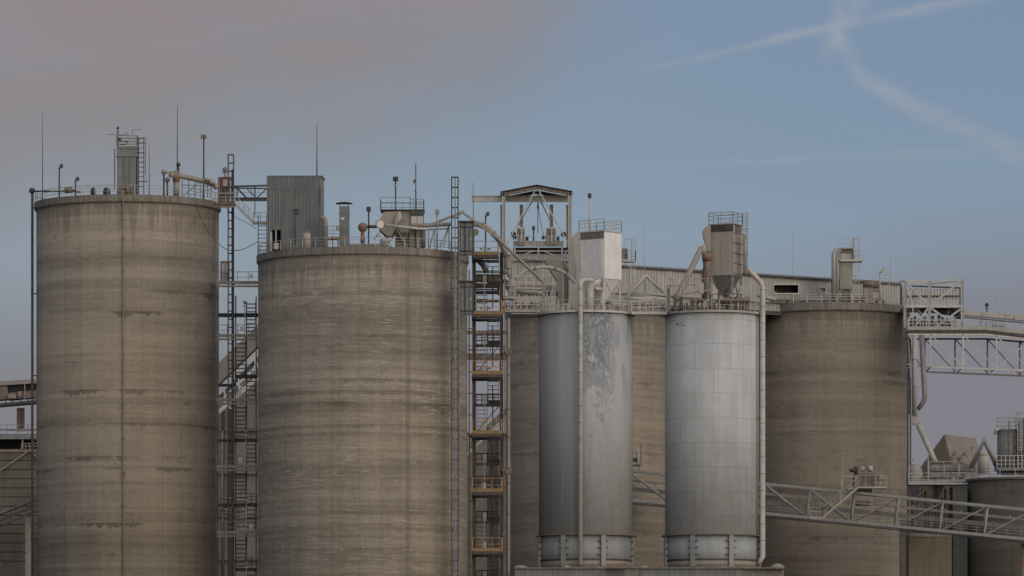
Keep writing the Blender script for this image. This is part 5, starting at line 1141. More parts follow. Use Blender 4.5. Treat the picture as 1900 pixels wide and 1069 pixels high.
# ------------------------------------------------------------------ corrugated conveyor gallery over the concrete silos
def gallery():
    pA, pB = (1060, 716.5), (1785, 751); 
    def at(px): f = (px - pA[0]) / (pB[0] - pA[0]); Y = pA[1] + (pB[1] - pA[1]) * f; return (X(px, Y), Y)
    zt = Z(495, 721.3); zb = z6 + .25; zs = zt
    t = thing('conveyor_gallery', 'long pale corrugated gallery running over the brown silos', 'building', (*at(1400), zb))
    w = MB()
    def hole(a, b, py0, py1):
        A, B = at(a), at(b); Ym = (A[1] + B[1]) / 2; w.corr(A, B, zb, Z(py1, Ym), .42, .07); w.corr(A, B, Z(py0, Ym), zs, .42, .07)
    w.corr(at(1060), at(1434), zb, zs, .42, .07); hole(1434, 1481, 528, 545); w.corr(at(1481), at(1519), zb, zs, .42, .07); hole(1519, 1531, 533, 543); w.corr(at(1531), at(1672), zb, zs, .42, .07); w.build('wall', 'siding2', t)
    dn = Vector((at(1785)[0] - at(1060)[0], at(1785)[1] - at(1060)[1], 0)).normalized(); nr = Vector((-dn.y, dn.x, 0))
    bk = MB(); A, B = Vector((*at(1060), 0)) + nr * 5, Vector((*at(1672), 0)) + nr * 5; bk.corr(B.xy, A.xy, zb, zs, .42, .07); bk.corr(Vector((*at(1672), 0)).xy, B.xy, zb, zs, .42, .07); bk.build('rear_wall', 'siding2', t)
    r = MB(); A, B = Vector((*at(1060), zs)) - nr * .3, Vector((*at(1672), zs)) - nr * .3; r.csheet(A, B, B + nr * 2.8 + Vector((0, 0, .45)), A + nr * 2.8 + Vector((0, 0, .45)), .42, .09); r.csheet(A + nr * 5.6, B + nr * 5.6, B + nr * 2.8 + Vector((0, 0, .45)), A + nr * 2.8 + Vector((0, 0, .45)), .42, .09); r.build('roof', 'siding2', t)
    e = MB(); e.bar(A + nr * .2 - Vector((0, 0, .12)), B + nr * .2 - Vector((0, 0, .12)), .12, .16)
    A1, B1 = Vector((*at(1062), zb + 1.5)) - nr * .12, Vector((*at(1670), zb + 1.5)) - nr * .12; e.bar(A1, B1, .06, .12)
    A1, B1 = Vector((*at(1062), zb + .3)) - nr * .12, Vector((*at(1670), zb + .3)) - nr * .12; e.bar(A1, B1, .12, .3); e.build('girt', 'dsteel', t)
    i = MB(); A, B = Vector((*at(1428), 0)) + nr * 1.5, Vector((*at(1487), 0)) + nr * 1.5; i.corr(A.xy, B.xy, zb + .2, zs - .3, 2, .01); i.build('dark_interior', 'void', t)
    f = MB()
    for a, b, p0, p1, wd in ((1434, 1481, 528, 545, .14), (1519, 1531, 533, 543, .16)):
        P = [Vector((*at(a), Z(p1, at(a)[1]))), Vector((*at(b), Z(p1, at(b)[1]))), Vector((*at(b), Z(p0, at(b)[1]))), Vector((*at(a), Z(p0, at(a)[1])))]
        P = [p - nr * .1 for p in P]
        for k in range(4): f.bar(P[k], P[(k + 1) % 4], wd)
    fr0 = f.build('window_frame', 'dwhite', t)
    g = MB(); A, B = Vector((*at(1519), 0)) + nr * .1, Vector((*at(1531), 0)) + nr * .1; g.hexa([A + Vector((0, 0, Z(543, 740))), B + Vector((0, 0, Z(543, 740))), B + nr * .05 + Vector((0, 0, Z(543, 740))), A + nr * .05 + Vector((0, 0, Z(543, 740)))], [A + Vector((0, 0, Z(533, 740))), B + Vector((0, 0, Z(533, 740))), B + nr * .05 + Vector((0, 0, Z(533, 740))), A + nr * .05 + Vector((0, 0, Z(533, 740)))]); g.build('window_pane', 'glass', fr0)
    h = MB(); Ym = 722; h.bar(pt(1208, 509, Ym - 2), pt(1223, 509, Ym - 2), .05); h.bar(pt(1223, 509, Ym - 2), pt(1226, 545, Ym - 2), .1); h.pbox(1240, 514, 1248, 517, Ym - 2, .5); h.bar(pt(1244, 503, Ym - 2), pt(1244, 515, Ym - 2), .15); h.build('wall_lamp', 'cream', t)
    h = MB(); h.ladder(X(1174, 716), 716, Z(524, 716), Z(497, 716), .6, None, .04); h.build('ladder', 'cream', t)
    return at
gal_at = gallery()
# walkway and clutter along the gallery foot, left of the clean silo, and right of it
Y = 713
m = MB(); m.tube([pt(1172, 548, Y), pt(1236, 556, Y)], .25, 8); m.tube([pt(1405, 548, Y), pt(1440, 556, Y)], .25, 8); m.bar(pt(1150, 540, Y), pt(1240, 548, Y), .3, .25)
m.rail([pt(1400, 556, Y), pt(1440, 556, Y)], 1.0, 1, .04)
t = thing('gallery_pipework', 'dusty pipes along the foot of the corrugated gallery', 'pipes', pt(1200, 552, Y)); m.build('pipe', 'beige', t)

# ------------------------------------------------------------------ things on the right brown silo
def right_filter():
    Y = 733; t = thing('dust_filter', 'slender tan filter with twin bent pipes on the right brown silo', 'dust filter', (X(1571, Y), Y, z5), 'bag filters on the silo roofs')
    x0, x1 = X(1558, Y), X(1583, Y)
    m = MB(); m.box((x0 + .05, Y, Z(537, Y)), (x1 - .05, Y + 1.8, Z(462, Y))); m.box((x0 + .25, Y - .06, Z(536, Y)), (x1 - .2, Y, Z(486, Y))); m.build('body', 'tan', t)
    m = MB(); m.box((x0 - .05, Y - .5, Z(485.5, Y)), (X(1600, Y), Y + 1.8, Z(482, Y))); m.build('platform', 'dwhite', t)
    m = MB(); m.box((x0 + .15, Y - .08, Z(481, Y)), (x1 - .15, Y, Z(464, Y))); m.build('plenum', 'beige', t)
    m = MB()
    for k in range(6): x = x0 + .3 + k * .25; m.bar((x, Y - .14, Z(470, Y)), (x, Y - .14, Z(463, Y)), .12)
    m.build('pulse_valves', 'dsteel', t)
    m = MB(); m.bar((x0, Y - .15, Z(484, Y)), (x0, Y - .15, Z(461, Y)), .2); m.bar((x1, Y - .15, Z(484, Y)), (x1, Y - .15, Z(442, Y)), .16); m.bar(pt(1556, 461, Y - .2), pt(1584, 461, Y - .2), .16); m.build('frame', 'tan', t)
    m = MB(); m.bar(pt(1555, 461, Y - .2), pt(1555, 443, Y - .2), .05); m.bar(pt(1555, 442, Y - .2), pt(1597, 442, Y - .2), .05); m.bar(pt(1555, 453, Y - .2), pt(1580, 453, Y - .2), .04)
    m.bar(pt(1578, 461, Y - .2), pt(1578, 442, Y - .2), .08)
    m.ladder(X(1590, Y), Y, Z(525, Y), Z(441, Y), .55, None, .04); m.rail([pt(1585, 483, Y - .5), pt(1600, 483, Y - .5)], 1.25, .45, .035, (.5,)); m.bar(pt(1601, 483, Y), pt(1585, 515, Y), .08); m.build('handrail', 'galv', t)
    for px, lab in ((1547, .3), (1553.5, .2)):
        m = MB(); m.tube([pt(px, 558, Y), pt(px, 475, Y)] + smooth(xp([(px, 473), (px + 3, 466), (px + 9, 464)], Y), 4), lab, 12); m.build('bent_pipe', 'galv', t)
    m = MB()
    for x in (x0 + .4, x1 - .4):
        for y in (Y + .1, Y + 1.6): m.bar((x, y, z5), (x, y, Z(537, Y)), .2)
    m.box((x0 + .6, Y + .2, z5), (x1 - .5, Y + 1.3, Z(538, Y))); m.pbox(1559, 534, 1563, 543, Y - .3, .3); m.build('base_frame', 'bsteel', t)
right_filter()
Y = 733
t = thing('screening_machine', 'rusty topped tan machine right of the slender filter', 'machinery', (X(1617, Y), Y, z5))
m = MB(); m.tube(xp([(1602, 527), (1632, 528)], Y), .5, 14); m.build('drum', 'bsteel', t)
m = MB(); m.box((X(1602, Y), Y - .2, z5), (X(1621, Y), Y + 1.2, Z(529, Y))); m.box((X(1622, Y), Y - .1, Z(541, Y)), (X(1633, Y), Y + 1, Z(531, Y))); m.build('casing', 'tan', t)
m = MB(); m.rail([pt(1621, 523, Y), pt(1654, 523, Y)], .95, .9, .03, (.5,)); m.bar(pt(1623, 560, Y), pt(1623, 523, Y), .1); m.bar(pt(1650, 560, Y), pt(1650, 523, Y), .1); m.box((X(1621, Y), Y - .1, Z(524, Y)), (X(1654, Y), Y + .8, Z(522.5, Y))); m.build('top_handrail', 'galv', t)
flood(1632.5, 505, z5, 732, 'cream floodlight pole tilted left on the right brown silo roof', 'tilt', mat='beige', hw=.7)
t = thing('roof_pipework', 'dusty valves and tanks behind the right brown silo handrail', 'machinery', (X(1550, 734.5), 734.5, z5))
m = MB(); random.seed(9)
for i in range(18): px = 1425 + i * 12.5; m.box((X(px, 735), 734.5 + random.random(), z5), (X(px + random.uniform(4, 9), 735), 736.4, z5 + random.uniform(.5, 1.5)))
m.build('valve_box', 'tan', t)
MB().tube([pt(1430, 556, 734), pt(1640, 556, 734)], .18, 8).build('header_pipe', 'beige', t)
MB().lathe(pt(1545, 575, 734), [(.7, 0), (.7, 1.9), (.5, 2.1)], 16).build('pale_tank', 'cream', t)

# ------------------------------------------------------------------ right hand transfer tower and truss bridge
def right_tower():
    Y = 728; t = thing('transfer_tower', 'open pale steel tower with cross bracing right of the brown silo', 'tower', (X(1730, Y), Y, 0))
    D = 9
    m = MB()
    for px, py0, py1, w in ((1679, 519, 608, .34), (1725, 521, 608, .36), (1785.5, 518, 608, .36), (1694, 570, 608, .16)):
        m.ibeam((X(px, Y), Y, Z(py1, Y)), (X(px, Y), Y, Z(py0, Y)), w, w, .07)
    for px in (1686, 1782): m.ibeam((X(px, Y), Y + D, Z(610, Y)), (X(px, Y), Y + D, Z(523, Y)), .3, .3, .07)
    m.build('column', 'galv', t)
    m = MB(); m.bar(pt(1676, 522, Y), pt(1786, 520, Y), .16, .22); m.bar(pt(1660, 527, Y + 2), pt(1680, 520, Y), .15); m.bar(pt(1680, 524, Y + D), pt(1784, 530, Y + D), .15); m.bar(pt(1679, 522, Y), pt(1725, 525, Y + D), .1); m.bar(pt(1786, 520, Y), pt(1725, 528, Y + D), .1)
    m.box((X(1676, Y), Y - .1, Z(571, Y)), (X(1787, Y), Y + .1, Z(566.5, Y))); m.box((X(1676, Y), Y + .1, Z(569, Y)), (X(1787, Y), Y + D, Z(568, Y))); m.build('floor_beam', 'dwhite', t)
    m = MB()
    for a, b in (((1682, 524), (1722, 566)), ((1727, 566), (1782, 523)), ((1727, 572), (1778, 606)), ((1722, 572), (1698, 606)), ((1785, 572), (1735, 608)), ((1681, 525), (1694, 566))): m.bar(pt(*a, Y), pt(*b, Y), .24)
    m.build('cross_brace', 'galv', t)
    w = MB(); w.corr((X(1684, Y), Y + 3), (X(1781, Y), Y + 3), Z(563, Y), Z(531, Y), .38, .10, Z(534, Y)); w.build('cladding', 'siding4', t)
    m = MB(); m.bar(pt(1684, 549.5, Y + 2.8), pt(1781, 549.5, Y + 2.8), .12, .17); m.bar(pt(1684, 530.5, Y + 2.8), pt(1781, 534.5, Y + 2.8), .14, .2); m.bar(pt(1672, 531, Y + 2.6), pt(1672, 566, Y + 2.6), .25); m.bar(pt(1781, 533, Y + 2.8), pt(1781, 566, Y + 2.8), .15); m.build('girt', 'dsteel', t)
    m = MB(); random.seed(21)
    for i in range(12): px = 1692 + i * 6.5; m.box((X(px, Y), Y + 2 + random.random(), Z(606, Y)), (X(px + random.uniform(3, 6), Y), Y + 4, Z(606 - random.uniform(6, 26), Y)))
    m.pbox(1704, 574, 1772, 580, Y + 3, 1); m.tube(xp([(1740, 577), (1787, 583)], Y + 2), .4, 10); m.pbox(1775, 583, 1784, 592, Y + 1.5, .6); m.build('drive_machine', 'dsteel', t)
    m = MB(); m.stair(pt(1727, 606, Y + 1.2), pt(1703, 574, Y + 1.2), .8); m.bar(pt(1752, 606, Y + 1.5), pt(1762, 572, Y + 1.5), .08); m.build('stair_flight', 'galv', t)
    m = MB(); m.rail([pt(1684, 566.5, Y - .05), pt(1784, 566.5, Y - .05)], .55, 1.2, .03, ()); m.rail([pt(1684, 607, Y - .3), pt(1786, 607, Y - .3)], 1.0, 1.1, .035, (.5,)); m.build('handrail', 'galv', t)
    for px, r_, m_ in ((1688, .3, 'dsteel'),): m = MB(); m.bar((X(px, Y), Y + 1, 0), (X(px, Y), Y + 1, Z(620, Y)), .5, .5); m.build('leg', m_, t)
    m = MB(); m.bar(pt(1683, 676, Y), pt(1700, 678, Y), .14); m.bar(pt(1683, 683, Y), pt(1700, 680, Y), .08); m.bar(pt(1685, 622, Y), pt(1690, 700, Y), .1); m.build('pipe_bracket', 'galv', t)
right_tower()
def bridge():
    Y = 727; t = thing('conveyor_bridge', 'pale steel truss bridge leaving the frame at the upper right', 'bridge', (X(1800, Y), Y, Z(690, Y)))
    D = 5
    fr_ = [(1684, 611), (1830, 611), (1960, 626)]; m = MB()
    for a, b in zip(fr_, fr_[1:]):
        m.bar(pt(a[0], a[1] - 2, Y), pt(b[0], b[1] - 2, Y), .16, .45); m.bar(pt(a[0], a[1] + 9, Y + .2), pt(b[0], b[1] + 9, Y + .2), .2, .28)
        p, q = pt(a[0], a[1] + 3, Y + .3), pt(b[0], b[1] + 3, Y + .3); m.hexa([p, q, q + Vector((0, D, 0)), p + Vector((0, D, 0))], [p + Vector((0, 0, .15)), q + Vector((0, 0, .15)), q + Vector((0, D, .15)), p + Vector((0, D, .15))])
    m.build('deck', 'beige', t)
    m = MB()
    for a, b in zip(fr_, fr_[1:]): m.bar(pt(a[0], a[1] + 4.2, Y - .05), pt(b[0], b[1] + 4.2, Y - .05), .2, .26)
    m.build('gap_shade_bar', 'dsteel', t)  # added dark bar, its colour stands in for the shaded gap below the deck
    m = MB()
    for i in range(8): px = 1700 + i * 27; py = 616 + max(0, px - 1830) * .115; m.bar(pt(px, py, Y + .2), pt(px, py, Y + D), .14)
    m.build('joist', 'dsteel', t)
    m = MB()
    for a, b in zip(fr_, fr_[1:]): m.rail([pt(a[0], a[1] - 4, Y), pt(b[0], b[1] - 4, Y)], .85, 1.6, .03, (.5,))
    m.build('handrail', 'dwhite', t)
    def truss(yy, top, bot, xs, mat, dg):
        m = MB(); m.bar(pt(xs[0], bot(xs[0]), yy), pt(xs[-1], bot(xs[-1]), yy), .2, .22); m.bar(pt(xs[0] - 42, top(xs[0] - 42), yy), pt(1830, top(1830), yy), .2, .22); m.bar(pt(1830, top(1830), yy), pt(xs[-1], top(xs[-1]), yy), .2, .22)
        for x in xs[:-1]: m.bar(pt(x, bot(x), yy), pt(x, top(x), yy), .2)
        x_ = [xs[0] - 41] + xs
        for a, b in zip(x_, x_[1:]):
            if a < 1840: m.bar(pt(a, top(a), yy), pt(b, bot(b), yy), .13)
            else: m.bar(pt(a, bot(a), yy), pt(b, top(b), yy), .13); m.bar(pt(a, top(a), yy), pt(b, bot(b), yy), .13)
        m.build('truss', mat, t)
    top = lambda x: 621 + max(0, x - 1830) * .115
    truss(Y, top, lambda x: 681 + max(0, x - 1787) * .05, [1726.5, 1787, 1849, 1911, 1973], 'dwhite', 1)
    truss(Y + D, lambda x: 629 + max(0, x - 1830) * .08, lambda x: 690 + max(0, x - 1787) * .06, [1716, 1772, 1832, 1892, 1952], 'steel', 1)
    m = MB()
    for x in (1727, 1787, 1849): m.bar(pt(x, 681, Y), pt(x - 10, 690, Y + D), .12)
    m.build('cross_strut', 'steel', t)
    t = thing('belt_conveyor', 'covered beige belt conveyor sloping down above the upper right bridge', 'conveyor', pt(1790, 585, Y + 2))
    m = MB(); m.bar(pt(1780, 580, Y + 2), pt(1960, 596, Y + 2), .9, .62); m.build('cover', 'beige', t)
    m = MB(); m.bar(pt(1775, 587, Y + 2), pt(1960, 604, Y + 2), 1.0, .16)
    for px in (1822, 1882, 1940): m.bar(pt(px, 579 + (px - 1780) * .09, Y + 1.5), pt(px, 588 + (px - 1780) * .09, Y + 1.5), .1)
    m.build('frame', 'steel', t)
    m = MB()
    for px in (1818, 1821, 1838, 1842, 1848, 1864): m.bar(pt(px, 590, Y + 1.6), pt(px, 612, Y + 1.6), .1)
    m.bar(pt(1842, 604, Y + 1.5), pt(1862, 605, Y + 1.5), .3); m.bar(pt(1842, 596, Y + 1.5), pt(1865, 598, Y + 1.5), .1); m.build('support', 'steel', t)
bridge()
flood(1831, 568, Z(586, 729), 729, 'small dark round lamp on the covered belt conveyor', 'round', mat='dsteel', hw=.3)
m = MB(); Y = 729; m.bar(pt(1848, 588, Y), pt(1848, 556, Y), .05); m.bar(pt(1841, 569, Y), pt(1853, 569, Y), .04); m.tube(arc(pt(1849, 555, Y), .16, 40, 320, 8), .03, 5)
single(m, 'aerial', 'galv', 'thin aerial with hook top on the covered belt conveyor', 'aerial', pt(1848, 588, Y))
# chutes falling beside silo 5
Y = 722
t = thing('discharge_chute', 'thick pale vertical chute beside the right brown silo', 'chute', pt(1697, 790, Y))
MB().tube(xp([(1697, 622), (1697, 770)], Y), .30, 14).build('upper_pipe', 'beige', t)
MB().hexa([pt(1693, 788, Y), pt(1707, 788, Y), pt(1707, 788, Y + .8), pt(1693, 788, Y + .8)], [pt(1692, 768, Y), pt(1702, 768, Y), pt(1702, 768, Y + .8), pt(1692, 768, Y + .8)]).build('transition_box', 'beige', t)
MB().tube(xp([(1704, 788), (1732, 850), (1735, 858)], Y), [.38, .34, .42], 14).build('lower_pipe', 'beige', t)
m = MB()
for py in (668, 719, 770): m.ring((X(1697, Y), Y), .28, .36, Z(py, Y), Z(py - 1.5, Y), 14)
m.bar(pt(1684, 787, Y), pt(1710, 787, Y), .3, .2); m.bar(pt(1684, 770, Y), pt(1700, 770, Y), .06); m.build('flange', 'steel', t)
MB().tube(xp([(1693, 640), (1693.5, 785)], Y + .6), .1, 6).build('rear_pipe', 'dsteel', t)
Y = 723
t = thing('bent_chute', 'darker grey chute pipe with a kink right of the pale chute', 'chute', pt(1703, 760, Y))
MB().tube(xp([(1710, 622), (1716, 738), (1714, 745), (1703, 760)], Y), [.36, .32, .32, .28], 14).build('pipe', 'steel', t)
MB().bar(pt(1700, 679, Y), pt(1725, 682, Y), .12).build('bracket', 'steel', t)

# ------------------------------------------------------------------ lower right cluster
def lower_right():
    Y = 760; t = thing('crusher_house', 'tan sheeted gabled house behind the low dark silo', 'building', (X(1760, Y), Y, 0))
    m = MB(); L = pt(1728, 880, Y)
    a = [pt(1704, 870, Y), pt(1752, 806.5, Y - 1), pt(1811, 813, Y + 6), pt(1818, 880, Y + 6)]
    # gable end faces left-front, ridge runs right and back
    g0, g1, gp = pt(1704, 872, Y), pt(1768, 872, Y - 3), pt(1752, 806, Y - 2); r2 = pt(1810, 813, Y + 8); e2 = pt(1818, 840, Y + 5); b2 = pt(1818, 880, Y + 5); w0 = pt(1704, 868, Y)
    n = len(m.v); m.v += [tuple(p) for p in (g0, g1, gp, r2, e2, b2)]
    m.face([n, n + 1, n + 2]); m.face([n + 1, n + 5, n + 4, n + 2]); m.face([n + 2, n + 4, n + 3])
    bk0, bk1 = g0 + Vector((0, 14, 0)), b2 + Vector((0, 9, 0)); k = len(m.v); m.v += [tuple(bk0), tuple(bk1)]
    m.face([n, n + 2, n + 3, k]); m.face([k, n + 3, k + 1]); m.face([n + 3, n + 4, n + 5, k + 1])
    lo = [Vector((p.x, p.y, 0)) for p in (g0, g1, b2, bk1, bk0)]; hi = [g0, g1, b2, bk1, bk0]; m.hexa(lo, hi)
    m.build('shell', 'dusty', t)
    m = MB()
    for px in (1775, 1793): m.lathe(pt(px, 872, Y - 9), [(1.35, -.2), (1.15, .9), (.8, 1.7), (.4, 2.3), (.1, 2.45)], 18)
    for px in (1777, 1795): m.lathe(pt(px - 9, 874, Y - 10), [(.9, 0), (.6, 1.6), (.2, 2.0)], 14)
    m.build('dust_cone', 'dusty', t)
    m = MB(); m.bar(pt(1722, 842, Y - 6), pt(1722, 890, Y - 6), .12); m.bar(pt(1804, 830, Y - 8), pt(1804, 885, Y - 8), .16); m.sphere(pt(1804, 830, Y - 8), .2, 8); m.build('post', 'tan', t)
    Y = 730; t = thing('cylinder_tank', 'pale upright tank seen beneath the inverted V duct', 'tank', pt(1825, 880, Y)); MB().lathe(pt(1825, 880, Y), [(.75, 0), (.75, 2.4), (.5, 2.7), (.1, 2.8)], 18).build('shell', 'beige', t); m = MB(); m.ring(pt(1825, 880, Y).xy, .73, .8, Z(845, Y), Z(843.5, Y), 18); m.build('band', 'tan', t)
    Y = 722; t = thing('dome_tank', 'tan dome topped tank just right of the brown silo', 'tank', pt(1697, 900, Y)); MB().lathe(pt(1697, 900, Y), [(1.05, 0), (1.05, 1.4), (.95, 2.0), (.6, 2.5), (.1, 2.7)], 20).build('shell', 'tan', t); m = MB(); m.lathe(pt(1697, 898, Y - 1.2), [(.8, 0), (.75, .5), (.4, .9), (.1, 1.0)], 14); m.build('hatch', 'steel', t)
    Y = 695; t = thing('inverted_v_duct', 'grey inverted V duct beside the caged small vessel', 'duct', pt(1803, 865, Y)); MB().tube(xp([(1802, 868), (1825.5, 818), (1852, 868)], Y), [.32, .32, .32], 12).build('duct', 'steel', t); MB().tube(xp([(1846, 856), (1853, 870)], Y), .38, 12).build('collar', 'dsteel', t)
    Y = 697; t = thing('small_vessel', 'small grey vessel with railed top at the right edge', 'vessel', pt(1869, 872, Y))
    MB().lathe(pt(1869, 880, Y), [(1.25, 0), (1.25, 5.3)], 28).build('shell', 'steel', t)
    m = MB(); m.ring(pt(1869, 800, Y).xy, 1.2, 1.4, Z(799, Y), Z(797, Y), 28); m.ring(pt(1869, 800, Y).xy, 1.2, 1.32, Z(850, Y), Z(848, Y), 28); m.build('rim', 'steel', t)
    m = MB(); m.crail(pt(1869, 798, Y).xy, 1.3, Z(798, Y), 1.45, 10, .035, (.35, .7), 24); m.bar(pt(1845, 800, Y - 1), pt(1845, 868, Y - 1), .06); m.tube(xp([(1848, 798), (1846, 806)], Y - 1), .2, 8); m.pbox(1846, 795, 1854, 799, Y - 1.4, .5); m.build('handrail', 'galv', t)
    m = MB(); m.tube(xp([(1883, 806), (1883, 868)], Y - 1), .16, 8); m.tube(xp([(1872, 780), (1872, 868)], Y - 1.5), .07, 6); m.build('side_pipe', 'bsteel', t)
    Y = 696; t = thing('small_vessel', 'paler caged vessel cut by the right edge of the photo', 'vessel', pt(1900, 872, Y)); MB().lathe(pt(1908, 880, Y), [(1.3, 0), (1.3, 6.2), (1, 6.8)], 24).build('shell', 'steel', t)
    m = MB(); m.crail(pt(1908, 780, Y).xy, 1.5, Z(786, Y), 1.2, 10, .035, (.5,), 24); m.ladder(X(1890, Y), Y - 1.3, Z(868, Y), Z(764, Y), .5, 1.2, .04); m.build('caged_ladder', 'galv', t)
    m = MB(); m.rail([pt(1850, 868, Y - 2), pt(1905, 868, Y - 2)], 1.5, .5, .04, (.3, .6)); m.build('handrail', 'galv', t)
    m = MB(); m.pbox(1850, 868, 1930, 872, Y - 2.2, 4); m.build('deck', 'steel', t)
    # service platform
    Y = 700; t = thing('service_platform', 'railed grey platform with pumps right of the brown silo', 'platform', pt(1740, 900, Y))
    m = MB(); m.box((X(1685, Y), Y - 1.2, Z(900, Y)), (X(1795, Y), Y + 3, Z(896.5, Y))); m.bar(pt(1685, 894, Y - 1.2), pt(1795, 892, Y - 1.2), .08, .16); m.build('deck', 'galv', t)
    m = MB(); m.rail([pt(1686, 897, Y - 1.2), pt(1795, 896, Y - 1.2)], 1.25, 1.3, .035, (.35, .68)); m.rail([pt(1724, 876, Y + 1), pt(1806, 874, Y + 1)], 1.25, 1.6, .035, (.5,))
    for px, p0 in ((1722, 842), (1724, 858), (1804, 846), (1687, 770), (1752, 862), (1780, 860), (1793, 872)): m.bar(pt(px, 895, Y + .5), pt(px, p0, Y + .5), .1)
    m.bar(pt(1690, 853, Y), pt(1722, 853, Y), .04); m.sphere(pt(1695, 853, Y), .15, 8); m.build('handrail', 'galv', t)
    m = MB(); m.pbox(1727, 862, 1803, 874, Y + 1.5, 1.2); m.pbox(1727, 878, 1795, 884, Y + 1.2, 1); m.build('belt_box', 'steel', t)
    m = MB(); random.seed(31)
    for i in range(15): px = 1690 + i * 6.8; m.pbox(px, 894 - random.uniform(4, 12), px + random.uniform(3, 6), 896.5, Y + random.random(), .8)
    m.tube(xp([(1730, 888), (1785, 887)], Y - .3), .16, 8); m.build('pump', 'bsteel', t)
    m = MB(); m.sphere(pt(1769, 889, Y - .5), .3, 10); m.tube(xp([(1690, 889), (1702, 889)], Y - .5), .4, 10); m.build('motor', 'beige', t)
    m = MB()
    for px in (1688, 1728, 1743): m.bar(pt(px, 1480, Y + 1), pt(px, 900, Y + 1), .2)
    m.bar(pt(1700, 922, Y), pt(1726, 902, Y), .2); m.bar(pt(1743, 1000, Y + 1), pt(1728, 930, Y + 1), .12); m.bar(pt(1686, 940, Y), pt(1740, 940, Y), .1)
    m.build('leg', 'bsteel', t)
    m = MB(); random.seed(44)
    for i in range(12): px = 1690 + i * 6.2; m.pbox(px, 905 + random.uniform(0, 30), px + 4, 985, Y + 2 + random.random() * 2, .4)
    m.build('hanging_pipework', 'bsteel', t)
    t = thing('hopper_cone', 'tan triangular hopper beneath the service platform', 'hopper', pt(1740, 930, 703))
    m = MB(); m.hexa([pt(1733, 935, 703), pt(1737, 935, 703), pt(1737, 935, 704), pt(1733, 935, 704)], [pt(1731, 902, 703), pt(1752, 902, 703), pt(1752, 902, 705), pt(1731, 902, 705)]); m.build('cone', 'tan', t)
    Y = 697; t = thing('dark_annex', 'dark green black annex wall left of the low dark silo', 'building', (X(1781, Y), Y, 0))
    m = MB(); m.box((X(1768, Y), Y, 0), (X(1795, Y), Y + 5, Z(903, Y))); m.build('wall', 'annexm', t)
    m = MB(); m.box((X(1767, Y), Y - .1, Z(905, Y)), (X(1796, Y), Y + 5, Z(902, Y))); m.build('coping', 'dsteel', t)
    Y = 694; t = thing('plaster_shed', 'plain tan rendered shed wall low at the right behind the truss', 'building', (X(1727, Y), Y, 0))
    m = MB(); m.box((X(1687, Y), Y, 0), (X(1766, Y), Y + 6, Z(994, Y))); m.build('wall', 'plaster', t)
    m = MB(); m.box((X(1686.5, Y), Y - .08, Z(996, Y)), (X(1766.5, Y), Y + 6, Z(989, Y))); m.build('parapet', 'tan', t)
    m = MB(); random.seed(8)
    for i in range(9): m.pbox(1692 + i * 8, 984 - random.uniform(0, 5), 1697 + i * 8, 989, Y + .5, .5)
    m.build('roof_fitting', 'dsteel', t)
M['annexm'] = worn('dark_green_sheet', (.035, .04, .038), (.055, .06, .055), .7, 0, .5, .6, .1)
M['plaster'] = worn('tan_render', (.17, .145, .10), (.215, .185, .135), .9, 0, .35, .8, .25, (.12, .10, .07))
lower_right()
# buttress beside silo 5
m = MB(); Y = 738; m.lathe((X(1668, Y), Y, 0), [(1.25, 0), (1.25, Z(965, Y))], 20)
single(m, 'side_pilaster', 'c7', 'smooth grey pilaster at the lower right edge of the brown silo', 'pilaster', (X(1668, Y), Y, 0))

